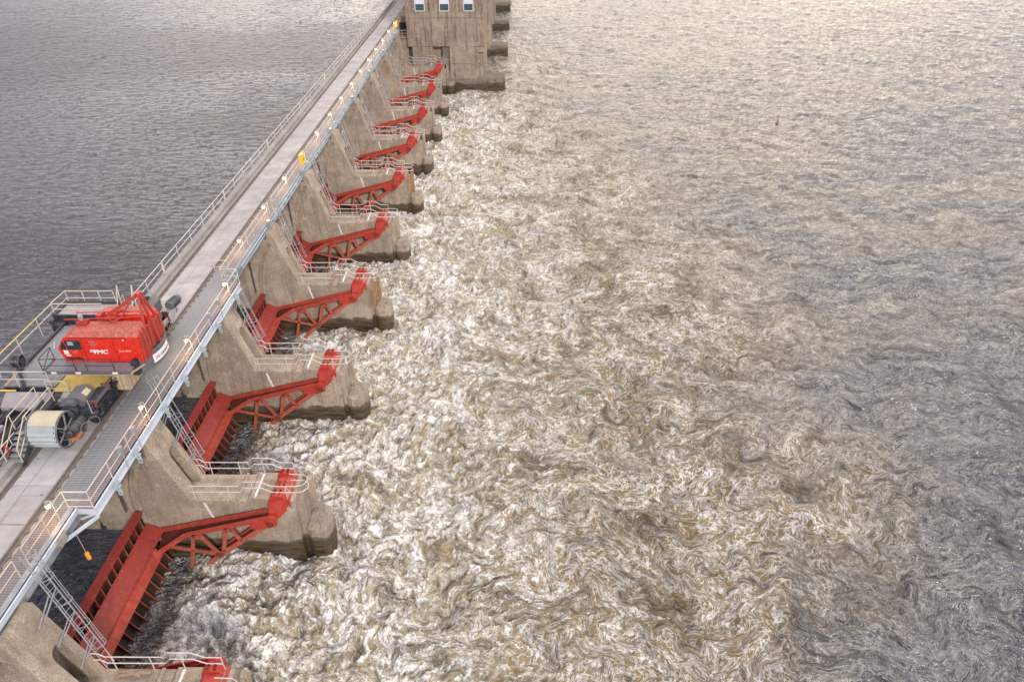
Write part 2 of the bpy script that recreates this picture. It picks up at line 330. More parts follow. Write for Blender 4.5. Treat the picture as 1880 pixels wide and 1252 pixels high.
# ------------------------------------------------------------------ downstream water
PS = 13.1                      # pier spacing
def pier_y(i): return 17.7 + PS * i
def water_down():
    nx, ny = 980, 1080
    y = 8 * (700 / 8) ** (np.linspace(0, 1, ny)); y = np.concatenate([np.linspace(8, 24, 150)[:-1], 24 * (620 / 24) ** np.linspace(0, 1, ny)])
    t = np.linspace(0, 1, nx)[None, :]
    y = y[:, None]; xmax = 18 + .64 * y
    # denser columns near the dam
    tt = t * .75 + .25 * t * t
    x = -24.4 + (xmax + 24.4) * tt; y = y + 0 * x
    x = x.astype(np.float64)
    bay = np.cos((y - 17.7 - 7.6) / PS * 2 * np.pi)          # +1 at the middle of a gate opening
    end = ss(y, 142, 130)                                     # gates run up to the building
    T = ss(x, 9, -11) * end                                   # heavy turbulence
    drift = fbm(x * .06, y * .06, 3, 40)
    xb = np.interp(y[:, 0], [8, 22, 34, 50, 95, 150, 260], [1, 11, 28, 24, 14, 5, -4])[:, None]
    M = ss(x + drift * 16, xb + 13, xb - 9) * ss(y, 230, 110)  # veined brown water
    # carry the pattern backwards along a swirling current, which draws foam out into curls and streaks
    def psi(px, py): return 5.2 * perlin(px * .105, py * .105, 3) + 2.0 * perlin(px * .26, py * .26, 4) + .42 * perlin(px * .8, py * .8, 6)
    ax, ay = x.copy(), y.copy(); mx_, my_ = x.copy(), y.copy(); nst = 9; e = .05
    amp = .17 + .15 * ss(x, -14, 2)
    for k in range(nst):
        p0 = psi(ax, ay); u = (psi(ax, ay + e) - p0) / e; v = -(psi(ax + e, ay) - p0) / e
        ax = ax - amp * (u + .7); ay = ay - amp * v
        if k == 2: mx_, my_ = ax.copy(), ay.copy()
    wx, wy = mx_ - x, my_ - y
    X, Y = ax, ay
    X2, Y2 = mx_ + fbm(x * 1.1, y * 1.1, 3, 21) * .3, my_ + fbm(x * 1.1, y * 1.1, 3, 25) * .3
    # boils
    bil = 1 - np.abs(fbm(X2 * .42, Y2 * .5, 5, 31, .56)) * 2.4
    bil2 = 1 - np.abs(fbm(X2 * 1.2, Y2 * 1.2, 4, 35, .6)) * 2.2
    swell = fbm(mx_ * .22, my_ * .30, 4, 51)
    rip = fbm(x * .42 + wx * .3, y * 1.15 + wy * .6, 5, 61, .58)
    h = T * (.24 * bil + .13 * bil2 + .95 * swell + .16 * fbm(X2 * 2.6, Y2 * 2.6, 3, 55)) + (1 - T) * (M * (.42 * swell + .07 * bil2 - .05) + .26 * swell + .19 * rip * (.4 + .6 * ss(y, 500, 60)))
    # roll where the jet surfaces
    roll = np.exp(-((x + 16.6 - 2.4 * fbm(y * .25, y * 0 + 3, 2, 71)) / 2.8) ** 2) * (.55 + .45 * bay) * end
    h = h + roll * (.28 + .4 * bil)
    pool = ss(x, -19.4, -21.2); h = h * (1 - .75 * pool) - pool * .12
    # foam
    vein = lambda n, wd: np.clip(1 - np.abs(n) / wd, 0, 1)
    v1 = vein(fbm(X * .30, Y * .40, 4, 81, .55), .075) ** 1.2
    v2 = vein(fbm(X2 * .75, Y2 * 1.0, 4, 85, .58), .10) ** 1.2
    v3 = vein(fbm(X2 * 1.9, Y2 * 2.4, 3, 89, .6), .16)
    patch = .5 + .9 * fbm(x * .17, y * .17, 4, 93)
    patch2 = .5 + .9 * fbm(X * .6, Y * .6, 4, 97)
    froth = np.clip(.45 * bil2 + .5 * bil * bil - .2 + .9 * (patch2 - .5), 0, 1)
    calm_ = ss(x - np.clip(y - 24, 0, 12) * 1.1 + 5 * drift, 9, 18) * ss(y, 64, 36)
    foam = T ** .7 * np.clip(.14 + .12 * ss(x, -8, -16) + .72 * froth + .75 * v2 + .55 * v1 + .35 * v3 * patch + (patch - .55) * .7, 0, 1)
    foam = foam + .72 * (1 - T * .6) * M * np.clip(.85 * v1 * (.35 + patch) + .62 * v2 * (.2 + patch2) + .30 * v3, 0, 1)
    foam = foam + (1 - M) * (1 - T) * (.22 * v1 * np.clip(patch * 1.4 - .4, 0, 1) + .12 * v2) * ss(y, 300, 40)
    foam = foam + roll * .5 * np.clip(bil + .2, 0, 1)
    foam = foam * (1 - .8 * pool * (1 - .5 * v2))
    foam = np.clip(foam, 0, 1) * (1 - .75 * calm_)
    brown = np.clip(np.maximum(T, M) * (.62 + .7 * (patch2 - .35)), 0, 1) * (1 - .8 * pool) * (1 - .75 * calm_)
    h = h + calm_ * .32 * fbm(mx_ * .16, my_ * .30, 3, 131)
    dk = np.clip(fbm(mx_ * .035, my_ * .11, 5, 101) * 1.8 + .42, 0, 1) * (.1 + .9 * ss(y - .5 * np.clip(x - 12, 0, 30) * 0, 30, 75))
    m, tr, b = mat('downstream river water')
    F = attr(tr, 'foam'); B = attr(tr, 'brown'); K = attr(tr, 'dark'); TT = attr(tr, 'turb')
    P0 = pos(tr)
    def warp(vec, sc, amp, det=3):
        n = N(tr, 'ShaderNodeTexNoise', i={'Scale': sc, 'Detail': det, 'Roughness': .55}); tr.links.new(vec, n.inputs['Vector'])
        a = N(tr, 'ShaderNodeVectorMath', operation='SUBTRACT'); tr.links.new(n.outputs['Color'], a.inputs[0]); a.inputs[1].default_value = (.5, .5, .5)
        c = N(tr, 'ShaderNodeVectorMath', operation='MULTIPLY_ADD'); tr.links.new(a.outputs[0], c.inputs[0]); c.inputs[1].default_value = (amp, amp, 0); tr.links.new(vec, c.inputs[2]); return c.outputs[0]
    def vec2(a, b_):
        c = N(tr, 'ShaderNodeCombineXYZ'); tr.links.new(attr(tr, a), c.inputs[0]); tr.links.new(attr(tr, b_), c.inputs[1]); return c.outputs[0]
    V1 = vec2('ax', 'ay'); V3 = warp(vec2('bx', 'by'), 1.6, .35, 2); V2 = warp(V1, 1.5, .35, 2)
    def ridge(vec, sc, wd, det=3, sc3=(.72, 1.25, 0.0), rough=.5):
        mp = N(tr, 'ShaderNodeMapping'); mp.inputs['Scale'].default_value = sc3; tr.links.new(vec, mp.inputs[0])
        n = noise(tr, sc, det, rough, vec=mp.outputs[0])
        d = math_(tr, 'ABSOLUTE', math_(tr, 'SUBTRACT', n, .5)); return math_(tr, 'MAXIMUM', math_(tr, 'SUBTRACT', 1.0, math_(tr, 'MULTIPLY', d, 1 / wd)), 0.0)
    V4 = warp(V3, .8, .9, 4)
    rA = ridge(V2, .30, .014, 6, (.9, 1.1, 0), .60); rB = ridge(V2, .80, .024, 5, (.9, 1.1, 0), .60); rC = ridge(V4, 1.9, .040, 4, (.8, 1.2, 0), .58)
    fine = noise(tr, 1.7, 8, .68, vec=V3); fine2 = noise(tr, 9, 4, .7, dist=.3); big = noise(tr, .22, 5, .58, vec=V1)
    lace = math_(tr, 'MAXIMUM', math_(tr, 'MAXIMUM', math_(tr, 'MULTIPLY', rA, 1.25), rB), math_(tr, 'MULTIPLY', rC, .9))
    # density of white lace: strong by the gates, thinning down-river
    dens = math_(tr, 'ADD', math_(tr, 'MULTIPLY', B, .80), .08)
    lacef = math_(tr, 'MULTIPLY', math_(tr, 'MULTIPLY', lace, 1.7), math_(tr, 'MULTIPLY', dens, math_(tr, 'ADD', .12, math_(tr, 'MULTIPLY', ramp(tr, math_(tr, 'ADD', math_(tr, 'MULTIPLY', big, .6), math_(tr, 'MULTIPLY', fine, .4)), [(.42, 0.0), (.56, 1.0)]), 1.05))))
    fr = math_(tr, 'ADD', math_(tr, 'MULTIPLY', F, .74), math_(tr, 'MULTIPLY', math_(tr, 'SUBTRACT', fine, .5), 2.2))
    fr = math_(tr, 'ADD', fr, math_(tr, 'MULTIPLY', math_(tr, 'SUBTRACT', fine2, .5), 1.5))
    fr = math_(tr, 'MULTIPLY', ramp(tr, fr, [(.34, 0.0), (.52, .40), (.72, 1.0)]), ramp(tr, F, [(.02, 0.0), (.22, 1.0)]))
    Fm = math_(tr, 'MINIMUM', math_(tr, 'MAXIMUM', fr, lacef), 1.0)
    calm = mixc(tr, K, (.020, .024, .038), (.105, .082, .062))
    bw = mixc(tr, ramp(tr, math_(tr, 'ADD', math_(tr, 'MULTIPLY', big, .75), math_(tr, 'MULTIPLY', fine, .25)), [(.32, 0.0), (.64, 1.0)]), (.100, .070, .034), (.37, .27, .13))
    bw = mixc(tr, math_(tr, 'MULTIPLY', TT, .8), bw, mixc(tr, ramp(tr, fine, [(.28, 0.0), (.64, 1.0)]), (.22, .165, .085), (.66, .56, .37)))
    base = mixc(tr, ramp(tr, B, [(.05, 0.0), (.75, 1.0)]), calm, bw)
    base = mixc(tr, Fm, base, (.94, .93, .90))
    tr.links.new(base, b.inputs['Base Color'])
    tr.links.new(ramp(tr, Fm, [(0, .11), (1, .6)]), b.inputs['Roughness']); tr.links.new(ramp(tr, B, [(0, 1.0), (.7, .22)]), b.inputs['Specular IOR Level']); b.inputs['IOR'].default_value = 1.75
    W1 = vec2('bx', 'by')
    def aniso(vec, sc3):
        mp = N(tr, 'ShaderNodeMapping'); mp.inputs['Scale'].default_value = sc3; tr.links.new(vec, mp.inputs[0]); return mp.outputs[0]
    wv = noise(tr, .62, 5, .60, vec=aniso(W1, (.50, 1.15, 1)), dist=.5); wv2 = noise(tr, 2.6, 5, .62, vec=aniso(W1, (.5, 1.2, 1)), dist=.3)
    hh = math_(tr, 'ADD', math_(tr, 'MULTIPLY', wv, 1.6), math_(tr, 'MULTIPLY', wv2, math_(tr, 'ADD', .20, math_(tr, 'MULTIPLY', B, .16))))
    hh = math_(tr, 'ADD', hh, math_(tr, 'MULTIPLY', Fm, .05)); hh = math_(tr, 'ADD', hh, math_(tr, 'MULTIPLY', rA, .05))
    bump(tr, b, hh, .85, 1.0)
    return grid_obj('downstream_water', x, y, h, {'foam': foam, 'brown': brown, 'dark': dk, 'turb': T, 'ax': ax, 'ay': ay, 'bx': mx_, 'by': my_}, m)
water_down()

# ------------------------------------------------------------------ upstream water
POOL = 2.6
def water_up():
    nx, ny = 620, 760
    y = 8 * (620 / 8) ** np.linspace(0, 1, ny)[:, None]
    t = np.linspace(0, 1, nx)[None, :]
    x = -23.15 - (.78 * y + 30) * t; y = y + 0 * x
    wx = fbm(x * .1, y * .1, 3, 3) * 2; wy = fbm(x * .1, y * .1, 3, 7) * 2
    near = ss(y, 120, 80)
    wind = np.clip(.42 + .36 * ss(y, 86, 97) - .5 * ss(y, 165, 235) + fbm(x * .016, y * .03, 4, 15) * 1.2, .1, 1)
    h = (.085 * fbm(x * .55 + wx, y * 1.35 + wy, 4, 11, .55) + .05 * fbm(x * .2 + wx, y * .55 + wy, 2, 19)) * (.6 + .6 * wind)
    swirl = np.exp(-((x + 25) / 6) ** 2) * ss(y, 60, 20)
    h = h + swirl * .05 * fbm(x * .3 + wx * 2, y * 1.1 + wy * 2, 3, 23)
    m, tr, b = mat('upstream river water')
    W = attr(tr, 'wind'); NR = attr(tr, 'near')
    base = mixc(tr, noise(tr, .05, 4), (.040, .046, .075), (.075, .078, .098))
    base = mixc(tr, W, base, mixc(tr, .5, base, (.19, .18, .20)))  # silvery sheen of ruffled patches is mixed into the base colour
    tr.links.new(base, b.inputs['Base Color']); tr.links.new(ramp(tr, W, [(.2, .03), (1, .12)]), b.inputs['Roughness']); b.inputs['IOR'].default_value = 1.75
    wv = noise(tr, 1.15, 6, .62, dist=.4, sc3=(.45, 1.30, 1)); wv2 = noise(tr, 4.2, 4, .6, dist=.4, sc3=(.45, 1.1, 1))
    hh = math_(tr, 'ADD', wv, math_(tr, 'MULTIPLY', wv2, .33))
    bump(tr, b, math_(tr, 'MULTIPLY', hh, math_(tr, 'ADD', math_(tr, 'MULTIPLY', W, 1.1), .8)), 1.5, 1.0)
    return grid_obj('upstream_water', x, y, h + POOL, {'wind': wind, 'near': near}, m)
water_up()
bed = MB().box(-700, 700, -60, 900, -9, -8).obj('riverbed', CONC_D); bed['kind'] = 'structure'

# ------------------------------------------------------------------ piers
PX, PZ = -14.9, 4.15            # trunnion pin
PW = 2.25                        # pier width
def arc(cx, cz, r, a0, a1, n): return [(cx + r * math.cos(a0 + (a1 - a0) * k / n), cz + r * math.sin(a0 + (a1 - a0) * k / n)) for k in range(n + 1)]
def build_pier():
    t = thing('dam_pier', '', 'pier', group='tainter gate piers along the dam')
    prof = [(-25.4, -6), (-13.6, -6), (-13.6, 4.95), (-13.9, 5.18), (-16.25, 5.18), (-16.4, 5.0), (-19.84, 5.0), (-21.5, 10.08), (-21.93, 10.08), (-21.95, 9.5), (-25.4, 9.5)]
    body = MB().prism(prof, 0, PW).obj('pier_body', CONC, t)
    def cut(mb):
        c = mb.obj('cutter', CONC); m = body.modifiers.new('cut', 'BOOLEAN'); m.operation = 'DIFFERENCE'; m.object = c; m.solver = 'EXACT'; return c
    # arched recess in the sloping face
    yc, hw = 1.42, .42
    dp = [(yc + hw * math.cos(a), 7.55 + hw * 1.1 * math.sin(a)) for a in [k * math.pi / 10 for k in range(11)]] + [(yc - hw, 5.0), (yc + hw, 5.0)]
    k = len(dp); mb = MB().add([(-21.2, y, z) for y, z in dp] + [(-19.5, y, z) for y, z in dp], [tuple(range(k)), tuple(range(2 * k - 1, k - 1, -1))] + [(i, i + k, (i + 1) % k + k, (i + 1) % k) for i in range(k)])
    cs = [cut(mb)]
    # seal groove on both faces
    for y0, y1 in ((-.2, .2), (PW - .2, PW + .2)):
        a0, a1 = math.pi - .62, math.pi + .75
        pr = arc(PX, PZ, 8.62, a0, a1, 26) + arc(PX, PZ, 8.30, a1, a0, 26)
        cs.append(cut(MB().prism(pr, y0, y1)))
    a0, a1 = math.pi - .55, math.pi + .5
    cs.append(cut(MB().prism(arc(PX, PZ, 8.04, a0, a1, 26) + arc(PX, PZ, 7.99, a1, a0, 26), -.2, .05)))
    # casting joints
    cs.append(cut(MB().box(-22.75, -19.8, -.1, .025, 4.97, 5.03)))
    cs.append(cut(MB().add([(-21.3, -.1, 8.3), (-21.24, -.1, 8.3), (-20.9, -.1, 2.4), (-20.96, -.1, 2.4), (-21.3, .03, 8.3), (-21.24, .03, 8.3), (-20.9, .03, 2.4), (-20.96, .03, 2.4)], [(0, 1, 2, 3), (7, 6, 5, 4), (0, 4, 5, 1), (1, 5, 6, 2), (2, 6, 7, 3), (3, 7, 4, 0)])))
    cs.append(cut(MB().box(-18.6, -18.57, -.1, .02, 0, 4.7)))
    apply_mods(body)
    for c in cs: D.objects.remove(c)
    b = body.modifiers.new('bevel', 'BEVEL'); b.width = .035; b.segments = 2; b.limit_method = 'ANGLE'; b.angle_limit = R(50)
    apply_mods(body)
    # battered far fillet of the deck + raised ribs
    MB().prism([(-17.15, 4.99), (-16.95, 4.99), (-16.85, 5.16), (-17.05, 5.16)], .02, PW - .02).obj('deck_rib', CONC, t, .02)
    MB().box(-15.98, -15.86, .12, PW - .15, 5.17, 5.22).obj('deck_strip', WHITE, t)
    # upstream cutwater
    n = MB()
    n.prismz([(-25.4, .15), (-25.4, PW - .15), (-26.0, PW - .15), (-26.0, .15)], -6, 9.45)
    n.prismz([(-26.0, -.0), (-26.0, PW)] + [(-28.2 + -.9 * math.sin(a), PW / 2 + PW / 2 * math.cos(a)) for a in [k * math.pi / 8 for k in range(9)]], -6, 8.4)
    n.prismz([(-26.0, -.12), (-26.0, PW + .12)] + [(-28.3 - 1.0 * math.sin(a), PW / 2 + (PW / 2 + .12) * math.cos(a)) for a in [k * math.pi / 8 for k in range(9)]], -6, 2.95)
    n.box(-25.6, -24.4, -.14, PW + .14, -6, 2.9)
    n.obj('cutwater', CONC, t, .04)
    # slot post and downstream stub
    q = MB(); q.box(-13.62, -13.3, .42, PW - .42, -6, 4.4)
    q.box(-13.3, -12.95, PW - .42, PW, -6, 4.98)
    q.obj('slot_post', CONC, t, .03)
    MB().prismz([(-13.28, .25), (-12.95, .06)] + [(-12.35 + .5 * math.sin(a), PW / 2 - (PW / 2 - .06) * math.cos(a)) for a in [k * math.pi / 8 for k in range(9)]] + [(-13.0, PW - .06), (-13.28, PW - .25)], -6, 2.35).obj('downstream_stub', CONC, t, .06)
    rg = MB()
    for z in (2.75, 3.35): rg.tube([(-13.0, .25, z), (-12.3, .2, z), (-12.0, .55, z), (-12.0, 1.0, z), (-12.3, 1.35, z), (-13.0, 1.4, z)], .022, 5)
    for x, y in ((-12.35, .2), (-12.02, .75), (-12.35, 1.35)): rg.cyl((x, y, 2.3), (x, y, 3.35), .02, 5)
    rg.obj('grab_rail', CABLE, t)
    # gauge board
    g = MB(); a0, a1 = math.pi + .0, math.pi + .0
    pts = [(-19.02 + .34 * (1 - (k / 8)) ** 0 * (k / 8) * 1.05 * (k / 8) ** .2 - .0, 4.85 - 1.75 * k / 8) for k in range(9)]
    for k in range(8):
        (x0, z0), (x1, z1) = pts[k], pts[k + 1]; e = .03 if k % 2 else 0
        g.prism([(x0 - .07, z0), (x0 + .07 + e, z0), (x1 + .07 + e, z1 + .02), (x1 - .07, z1 + .02)], -.03, -.004)
    g.obj('gauge_board', WHITE, t)
    # trunnion anchor beam across the pier top
    def anchor():
        a = MB()
        a.prism([(-15.25, 4.62), (-15.0, 5.28), (-14.72, 5.56), (-14.2, 5.5), (-13.92, 5.1), (-13.9, 4.7), (-14.3, 4.3)], -.08, .42)
        a.prism([(-15.0, 5.17), (-14.8, 5.36), (-14.2, 5.36), (-14.0, 5.17)], .42, PW - .42)
        a.prism([(-15.25, 4.62), (-15.0, 5.28), (-14.72, 5.56), (-14.2, 5.5), (-13.92, 5.1), (-13.9, 4.7), (-14.3, 4.3)], PW - .42, PW + .08)
        a.box(-13.9, -13.78, -.05, PW + .05, 4.5, 5.25)
        for sgn, yf in ((-1, 0), (1, PW)):
            a.add([(-15.1, yf, 5.1), (-14.0, yf, 5.3), (-14.1, yf, 4.2), (-15.0, yf, 4.0), (-15.05, yf + sgn * .52, 4.5), (-14.45, yf + sgn * .52, 4.62), (-14.5, yf + sgn * .5, 4.0), (-15.0, yf + sgn * .5, 3.9)],
                  [(0, 1, 2, 3), (4, 5, 6, 7), (0, 1, 5, 4), (1, 2, 6, 5), (2, 3, 7, 6), (3, 0, 4, 7)])
        return a.obj('trunnion_anchor', RED_T, t, .03)
    an = anchor()
    for yy in (.14, .34, 1.0, 1.25, PW - .34, PW - .14):
        for xx in (-14.66, -14.36): MB().cyl((xx, yy, 5.3), (xx, yy, 5.64 if yy < .5 or yy > 1.7 else 5.43), .06, 6).obj('anchor_bolt', RED_R, an)
    return t
def rail_prof(y, z0, xa, xb):
    h = .36
    return [(xa, y, z0), (-16.75, y, z0), (-16.45, y, z0 + h), (-15.35, y, z0 + h), (-14.75, y, z0), (xb, y, z0)]
def build_pier_rail(t):
    r = MB().obj  # noqa
    m = MB(); yn, yf = .12, PW - .1
    for z in (5.62, 6.12):
        loop = [(-13.35, yn, z), (-12.95, yn + .1, z), (-12.72, yn + .42, z), (-12.8, yn + .8, z), (-13.1, yn + 1.0, z), (-13.95, yn + 1.02, z)]
        m.tube(rail_prof(yn, z, -19.75, -14.0)[:-1] + loop, .03, 6)
        m.tube([(-20.1, yf, z + .25), (-19.75, yf, z + .25), (-19.5, yf, z)] + rail_prof(yf, z, -19.4, -14.0), .03, 6)
    o = m.obj('pier_railing', PIPE, t)
    for y, xs in ((yn, (-19.55, -17.4, -15.9, -13.95)), (yf, (-19.2, -17.4, -15.9, -14.0))):
        for x in xs:
            top = 6.12 + (.36 if -16.5 < x < -15.3 else 0)
            MB().cyl((x, y, 5.0), (x, y, top), .028, 6).obj('railing_post', PIPE, o)
    MB().tube([(-14.15, yn + .15, 5.2), (-13.95, yn, 6.12), (-13.8, yn + .3, 5.3)], .028, 6).obj('railing_brace', PIPE, o)
    return o
# ------------------------------------------------------------------ tainter gates (local y = 0 at the pier face the gate ends against, runs to -GL)
GL = PS - PW - .16
def build_gate():
    t = thing('tainter_gate', '', 'gate', group='red tainter gates between the piers')
    y1, y0 = -.08, -.08 - GL
    rad = math.hypot(-23.36 - PX, 4.1 - PZ)
    # skin plate
    aT, aB = math.pi + .005, math.pi + .68
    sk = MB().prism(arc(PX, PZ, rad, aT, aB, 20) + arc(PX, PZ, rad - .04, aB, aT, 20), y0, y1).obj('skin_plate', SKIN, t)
    MB().prism([(-23.50, 4.02), (-22.98, 4.02), (-22.98, 4.12), (-23.50, 4.12)], y0, y1).box(-23.12, -23.06, y0, y1, 3.82, 4.02).obj('top_flange', RED, t, .01)
    # ribs
    nr = 15
    for k in range(nr):
        y = y1 - .42 - k * (GL - .8) / (nr - 1)
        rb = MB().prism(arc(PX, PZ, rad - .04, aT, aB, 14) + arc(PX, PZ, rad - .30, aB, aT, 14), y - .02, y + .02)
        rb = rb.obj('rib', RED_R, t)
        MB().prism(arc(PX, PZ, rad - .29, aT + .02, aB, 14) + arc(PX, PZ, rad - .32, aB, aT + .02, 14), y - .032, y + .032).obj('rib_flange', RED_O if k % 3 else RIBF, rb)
    # main girder: wide riveted plate with a flange along its outer edge
    ga, gb = (-23.02, 3.12), (-22.04, 2.56)
    g = MB().prism([ga, gb, (gb[0] - .03, gb[1] - .08), (ga[0] - .03, ga[1] - .08)], y0, y1).obj('girder', RED, t, .008)
    rv = MB(); nvec = Vector((.5, 0, .866))
    k = 0; yy = y0 + .2
    while yy < y1 - .1:
        for f in (.07, .93):
            p = Vector((ga[0] + (gb[0] - ga[0]) * f, yy, ga[1] + (gb[1] - ga[1]) * f)); rv.cyl(p, p + nvec * .02, .022, 5, .012)
        yy += .22
    rv.obj('rivets', RED_R, g)
    fl = MB().prism([(-22.03, 2.62), (-21.90, 2.62), (-21.62, 2.08), (-21.75, 2.05)], y0 + 1.5, y1 - 1.55)
    fl.obj('girder_flange', RED_O, t, .01)
    for ya in (y0, y1 - .04): MB().prism([(-22.5, 2.8), (-22.04, 2.5), (-21.9, .3), (-22.3, .3)], ya, ya + .04).obj('end_plate', RED_R, t)
    l = MB().prism([(-22.4, -.3), (-21.5, -.5), (-21.5, -.58), (-22.4, -.38)], y0, y1)
    l.obj('lower_girder', RED_R, t)
    # arms
    for s in (1, -1):
        c = lambda d: (y1 - d) if s > 0 else (y0 + d)
        yi, yo = .12, .78      # distance from the pier of the inner (wall side) and outer flange
        a = MB()
        up = (0, 1, 0)
        hub = (-15.2, PZ + .02)
        # wall side flange runs straight to the girder end
        a.beam((hub[0], c(yi), hub[1] + .22), (-22.1, c(yi), 2.60), .06, .40, up=(0, 0, 1))
        # outer flange: straight then bends to meet the girder away from its end
        a.beam((hub[0] - .1, c(yo), hub[1] + .2), (-20.25, c(yo), 2.96), .10, .34)
        a.beam((-20.3, c(yo), 2.98), (-21.85, c(1.75), 2.36), .10, .34)
        arm = a.obj('arm', RED_O, t, .01)
        # web between them
        wb = MB()
        wb.add([(hub[0], c(yi), hub[1] + .08), (hub[0], c(yo), hub[1] + .08), (-20.3, c(yo), 2.86), (-21.85, c(1.75), 2.3), (-22.05, c(yi), 2.48)], [(0, 1, 2, 3, 4)])
        wb.add([(hub[0], c(yi), hub[1] + .04), (hub[0], c(yo), hub[1] + .04), (-20.3, c(yo), 2.80), (-21.85, c(1.75), 2.24), (-22.05, c(yi), 2.42)], [(4, 3, 2, 1, 0)])
        wb.obj('arm_web', RED_R, arm)
        tr = MB(); P = {'n': (-18.6, 1.17), 'e': (-21.4, -1.6), 'h': (-15.25, 3.8)}
        for p, q, wd in ((P['h'], P['n'], .32), (P['n'], P['e'], .30), ((-19.85, 2.95), (-20.75, -.5), .24), ((-19.5, 3.0), P['n'], .24), ((-17.75, 3.5), (-18.3, 1.45), .24), ((-17.45, 3.55), (-17.0, 2.45), .24), (P['n'], (-22.0, 2.0), .2)):
            tr.beam((p[0], c(yo), p[1]), (q[0], c(yo), q[1]), .10, wd)
            if wd > .25: tr.beam((p[0], c(yi + .1), p[1]), (q[0], c(yi + .1), q[1]), .07, wd)
        for p, q in ((P['h'], P['n']), (P['n'], P['e'])):
            tr.add([(p[0], c(yi), p[1]), (p[0], c(yo), p[1]), (q[0], c(yo), q[1]), (q[0], c(yi), q[1])], [(0, 1, 2, 3)])
        for cx, cz, r in ((-18.6, 1.2, .36), (-19.7, 2.82, .30), (-17.6, 3.42, .30)):
            tr.prism([(cx + r * math.cos(k * math.pi / 3), cz + r * .75 * math.sin(k * math.pi / 3)) for k in range(6)], c(yo) - .05, c(yo) + .05)
        tr.obj('arm_bracing', paint_arm, arm)
        hb = MB(); yA, yB = sorted((c(.1), c(1.0))); yA, yB = sorted((c(.02), c(.98)))
        hb.cyl((PX, yA, PZ), (PX, yB, PZ), .30, 20)
        hb.prism([(PX - .15, PZ - .5), (PX + .35, PZ - .32), (PX + .4, PZ + .3), (PX, PZ + .42), (-15.9, PZ + .1), (-16.3, PZ - .05), (-16.1, PZ - .6)], *sorted((c(.62), c(.86))))
        h = hb.obj('trunnion_hub', RED_T, arm, .02)
        yo2 = c(.98); MB().torus((PX, yo2, PZ), (0, 1, 0), .2, .045, 16, 6).cyl((PX, yo2 - .03, PZ), (PX, yo2 + .03, PZ), .08, 10).obj('pin_cap', RED_R, h)
    # pale guide rail at the wall edge
    MB().beam((-22.86, y1 + .02, 4.1), (-22.4, y1 + .02, 3.0), .05, .05).obj('side_seal', GALV, t)
    return t
paint_arm = paint('arm faded red', (.50, .12, .075), (.40, .08, .05), (.50, .22, .16), .6, .7, .6, var=True)
def build_chain(L):
    m = MB(); n = int(L / .17)
    for k in range(n):
        z = -k * .17; ax = (1, 0, 0) if k % 2 else (0, 1, 0); u = Vector((0, 1, 0)) if k % 2 else Vector((1, 0, 0))
        pts = [Vector((0, 0, z)) + u * .075 * math.cos(a) + Vector((0, 0, 1)) * .12 * math.sin(a) for a in [j * 2 * math.pi / 8 for j in range(9)]]
        m.tube(pts, .026, 5)
    return m
# ladders
def build_ladder():
    t = thing('caged_ladder', '', 'ladder', group='caged ladders from the walkway to the piers')
    b0, b1 = Vector((-19.75, PW + .02, 4.9)), Vector((-21.95, PW + 1.45, 10.55))
    b0 = Vector((-19.78, PW + .05, 4.9)); b1 = Vector((-21.75, PW + .95, 10.7)); top = Vector((-21.95, PW + 1.0, 11.85))
    wv = Vector((0.10, .42, 0)); d = (b1 - b0).normalized()
    rl = MB(); rl.tube([b0, b1, top], .032, 6).tube([b0 + wv, b1 + wv, top + wv], .032, 6); rl.obj('ladder_rails', GALV, t)
    n = 19; r0 = None
    for k in range(n):
        p = (b1 - b0) * ((k + .5) / n)
        if r0 is None: r0 = q = MB().cyl(b0, b0 + wv, .016, 5).obj('rung', GALV, t)
        else: q = r0.copy(); COL.objects.link(q); q.parent = t
        q.location = p
    cg = MB(); nrm = wv.normalized().cross(d).normalized(); nrm = nrm if nrm.x > 0 else -nrm; c0 = wv / 2; wn = wv.normalized()
    rows = []
    for f in (.24, .46, .70, .94, 1.16):
        p = b0 + (b1 - b0) * f + c0; ring = [p + wn * .33 * math.cos(a) * 1.0 + nrm * .74 * math.sin(a) for a in [-.0 + j * math.pi / 12 for j in range(13)]]
        cg.tube(ring, .022, 5); rows.append(ring)
    for j in (2, 6, 10): cg.tube([r[j] for r in rows], .02, 5)
    cg.obj('cage', GALV, t)
    for f, x, z in ((.28, -20.15, 6.3), (.55, -20.6, 8.0), (.8, -21.0, 9.3)):
        p = b0 + (b1 - b0) * f
        for o in (0, 1): q = p + wv * o; MB().beam(q, (x, PW - .35 - .5 * (1 - o), z + .03), .05, .05).obj('wall_bracket', GALV, t)
    return t

pier0 = build_pier(); build_pier_rail(pier0)
gate0 = build_gate(); lad0 = build_ladder()
ch0 = build_chain(5.2).obj('lifting_chain', CHAIN)
PLAB = ['concrete pier cut by the bottom left corner, driftwood on its deck', 'nearest wholly visible concrete pier, below the drum end of the crane carriage',
        'concrete pier beside the red crane, second wholly visible from the camera', 'concrete pier where the wide grating ends, with rust streaks near its red anchor',
        'concrete pier just beyond the walkway jog, fourth wholly visible', 'concrete pier level with the yellow cabinet on the walkway, fifth wholly visible',
        'concrete pier in mid distance, sixth wholly visible from the camera', 'small distant concrete pier, third before the building',
        'small distant concrete pier, second before the building', 'farthest concrete pier with red anchor, joined to the foot of the concrete building']
GLAB = ['red tainter gate below the bottom edge of the picture', 'nearest red tainter gate with its wide riveted girder beside the orange float',
        'red tainter gate second from the camera, between the first and second whole piers', 'red tainter gate third from the camera, below the crane',
        'red tainter gate fourth from the camera, half hidden behind a caged ladder', 'red tainter gate fifth from the camera',
        'red tainter gate sixth from the camera', 'red tainter gate seventh from the camera, mostly its thin red arm', 'red tainter gate eighth from the camera, second before the building',
        'farthest red tainter gate, at the foot of the concrete building']
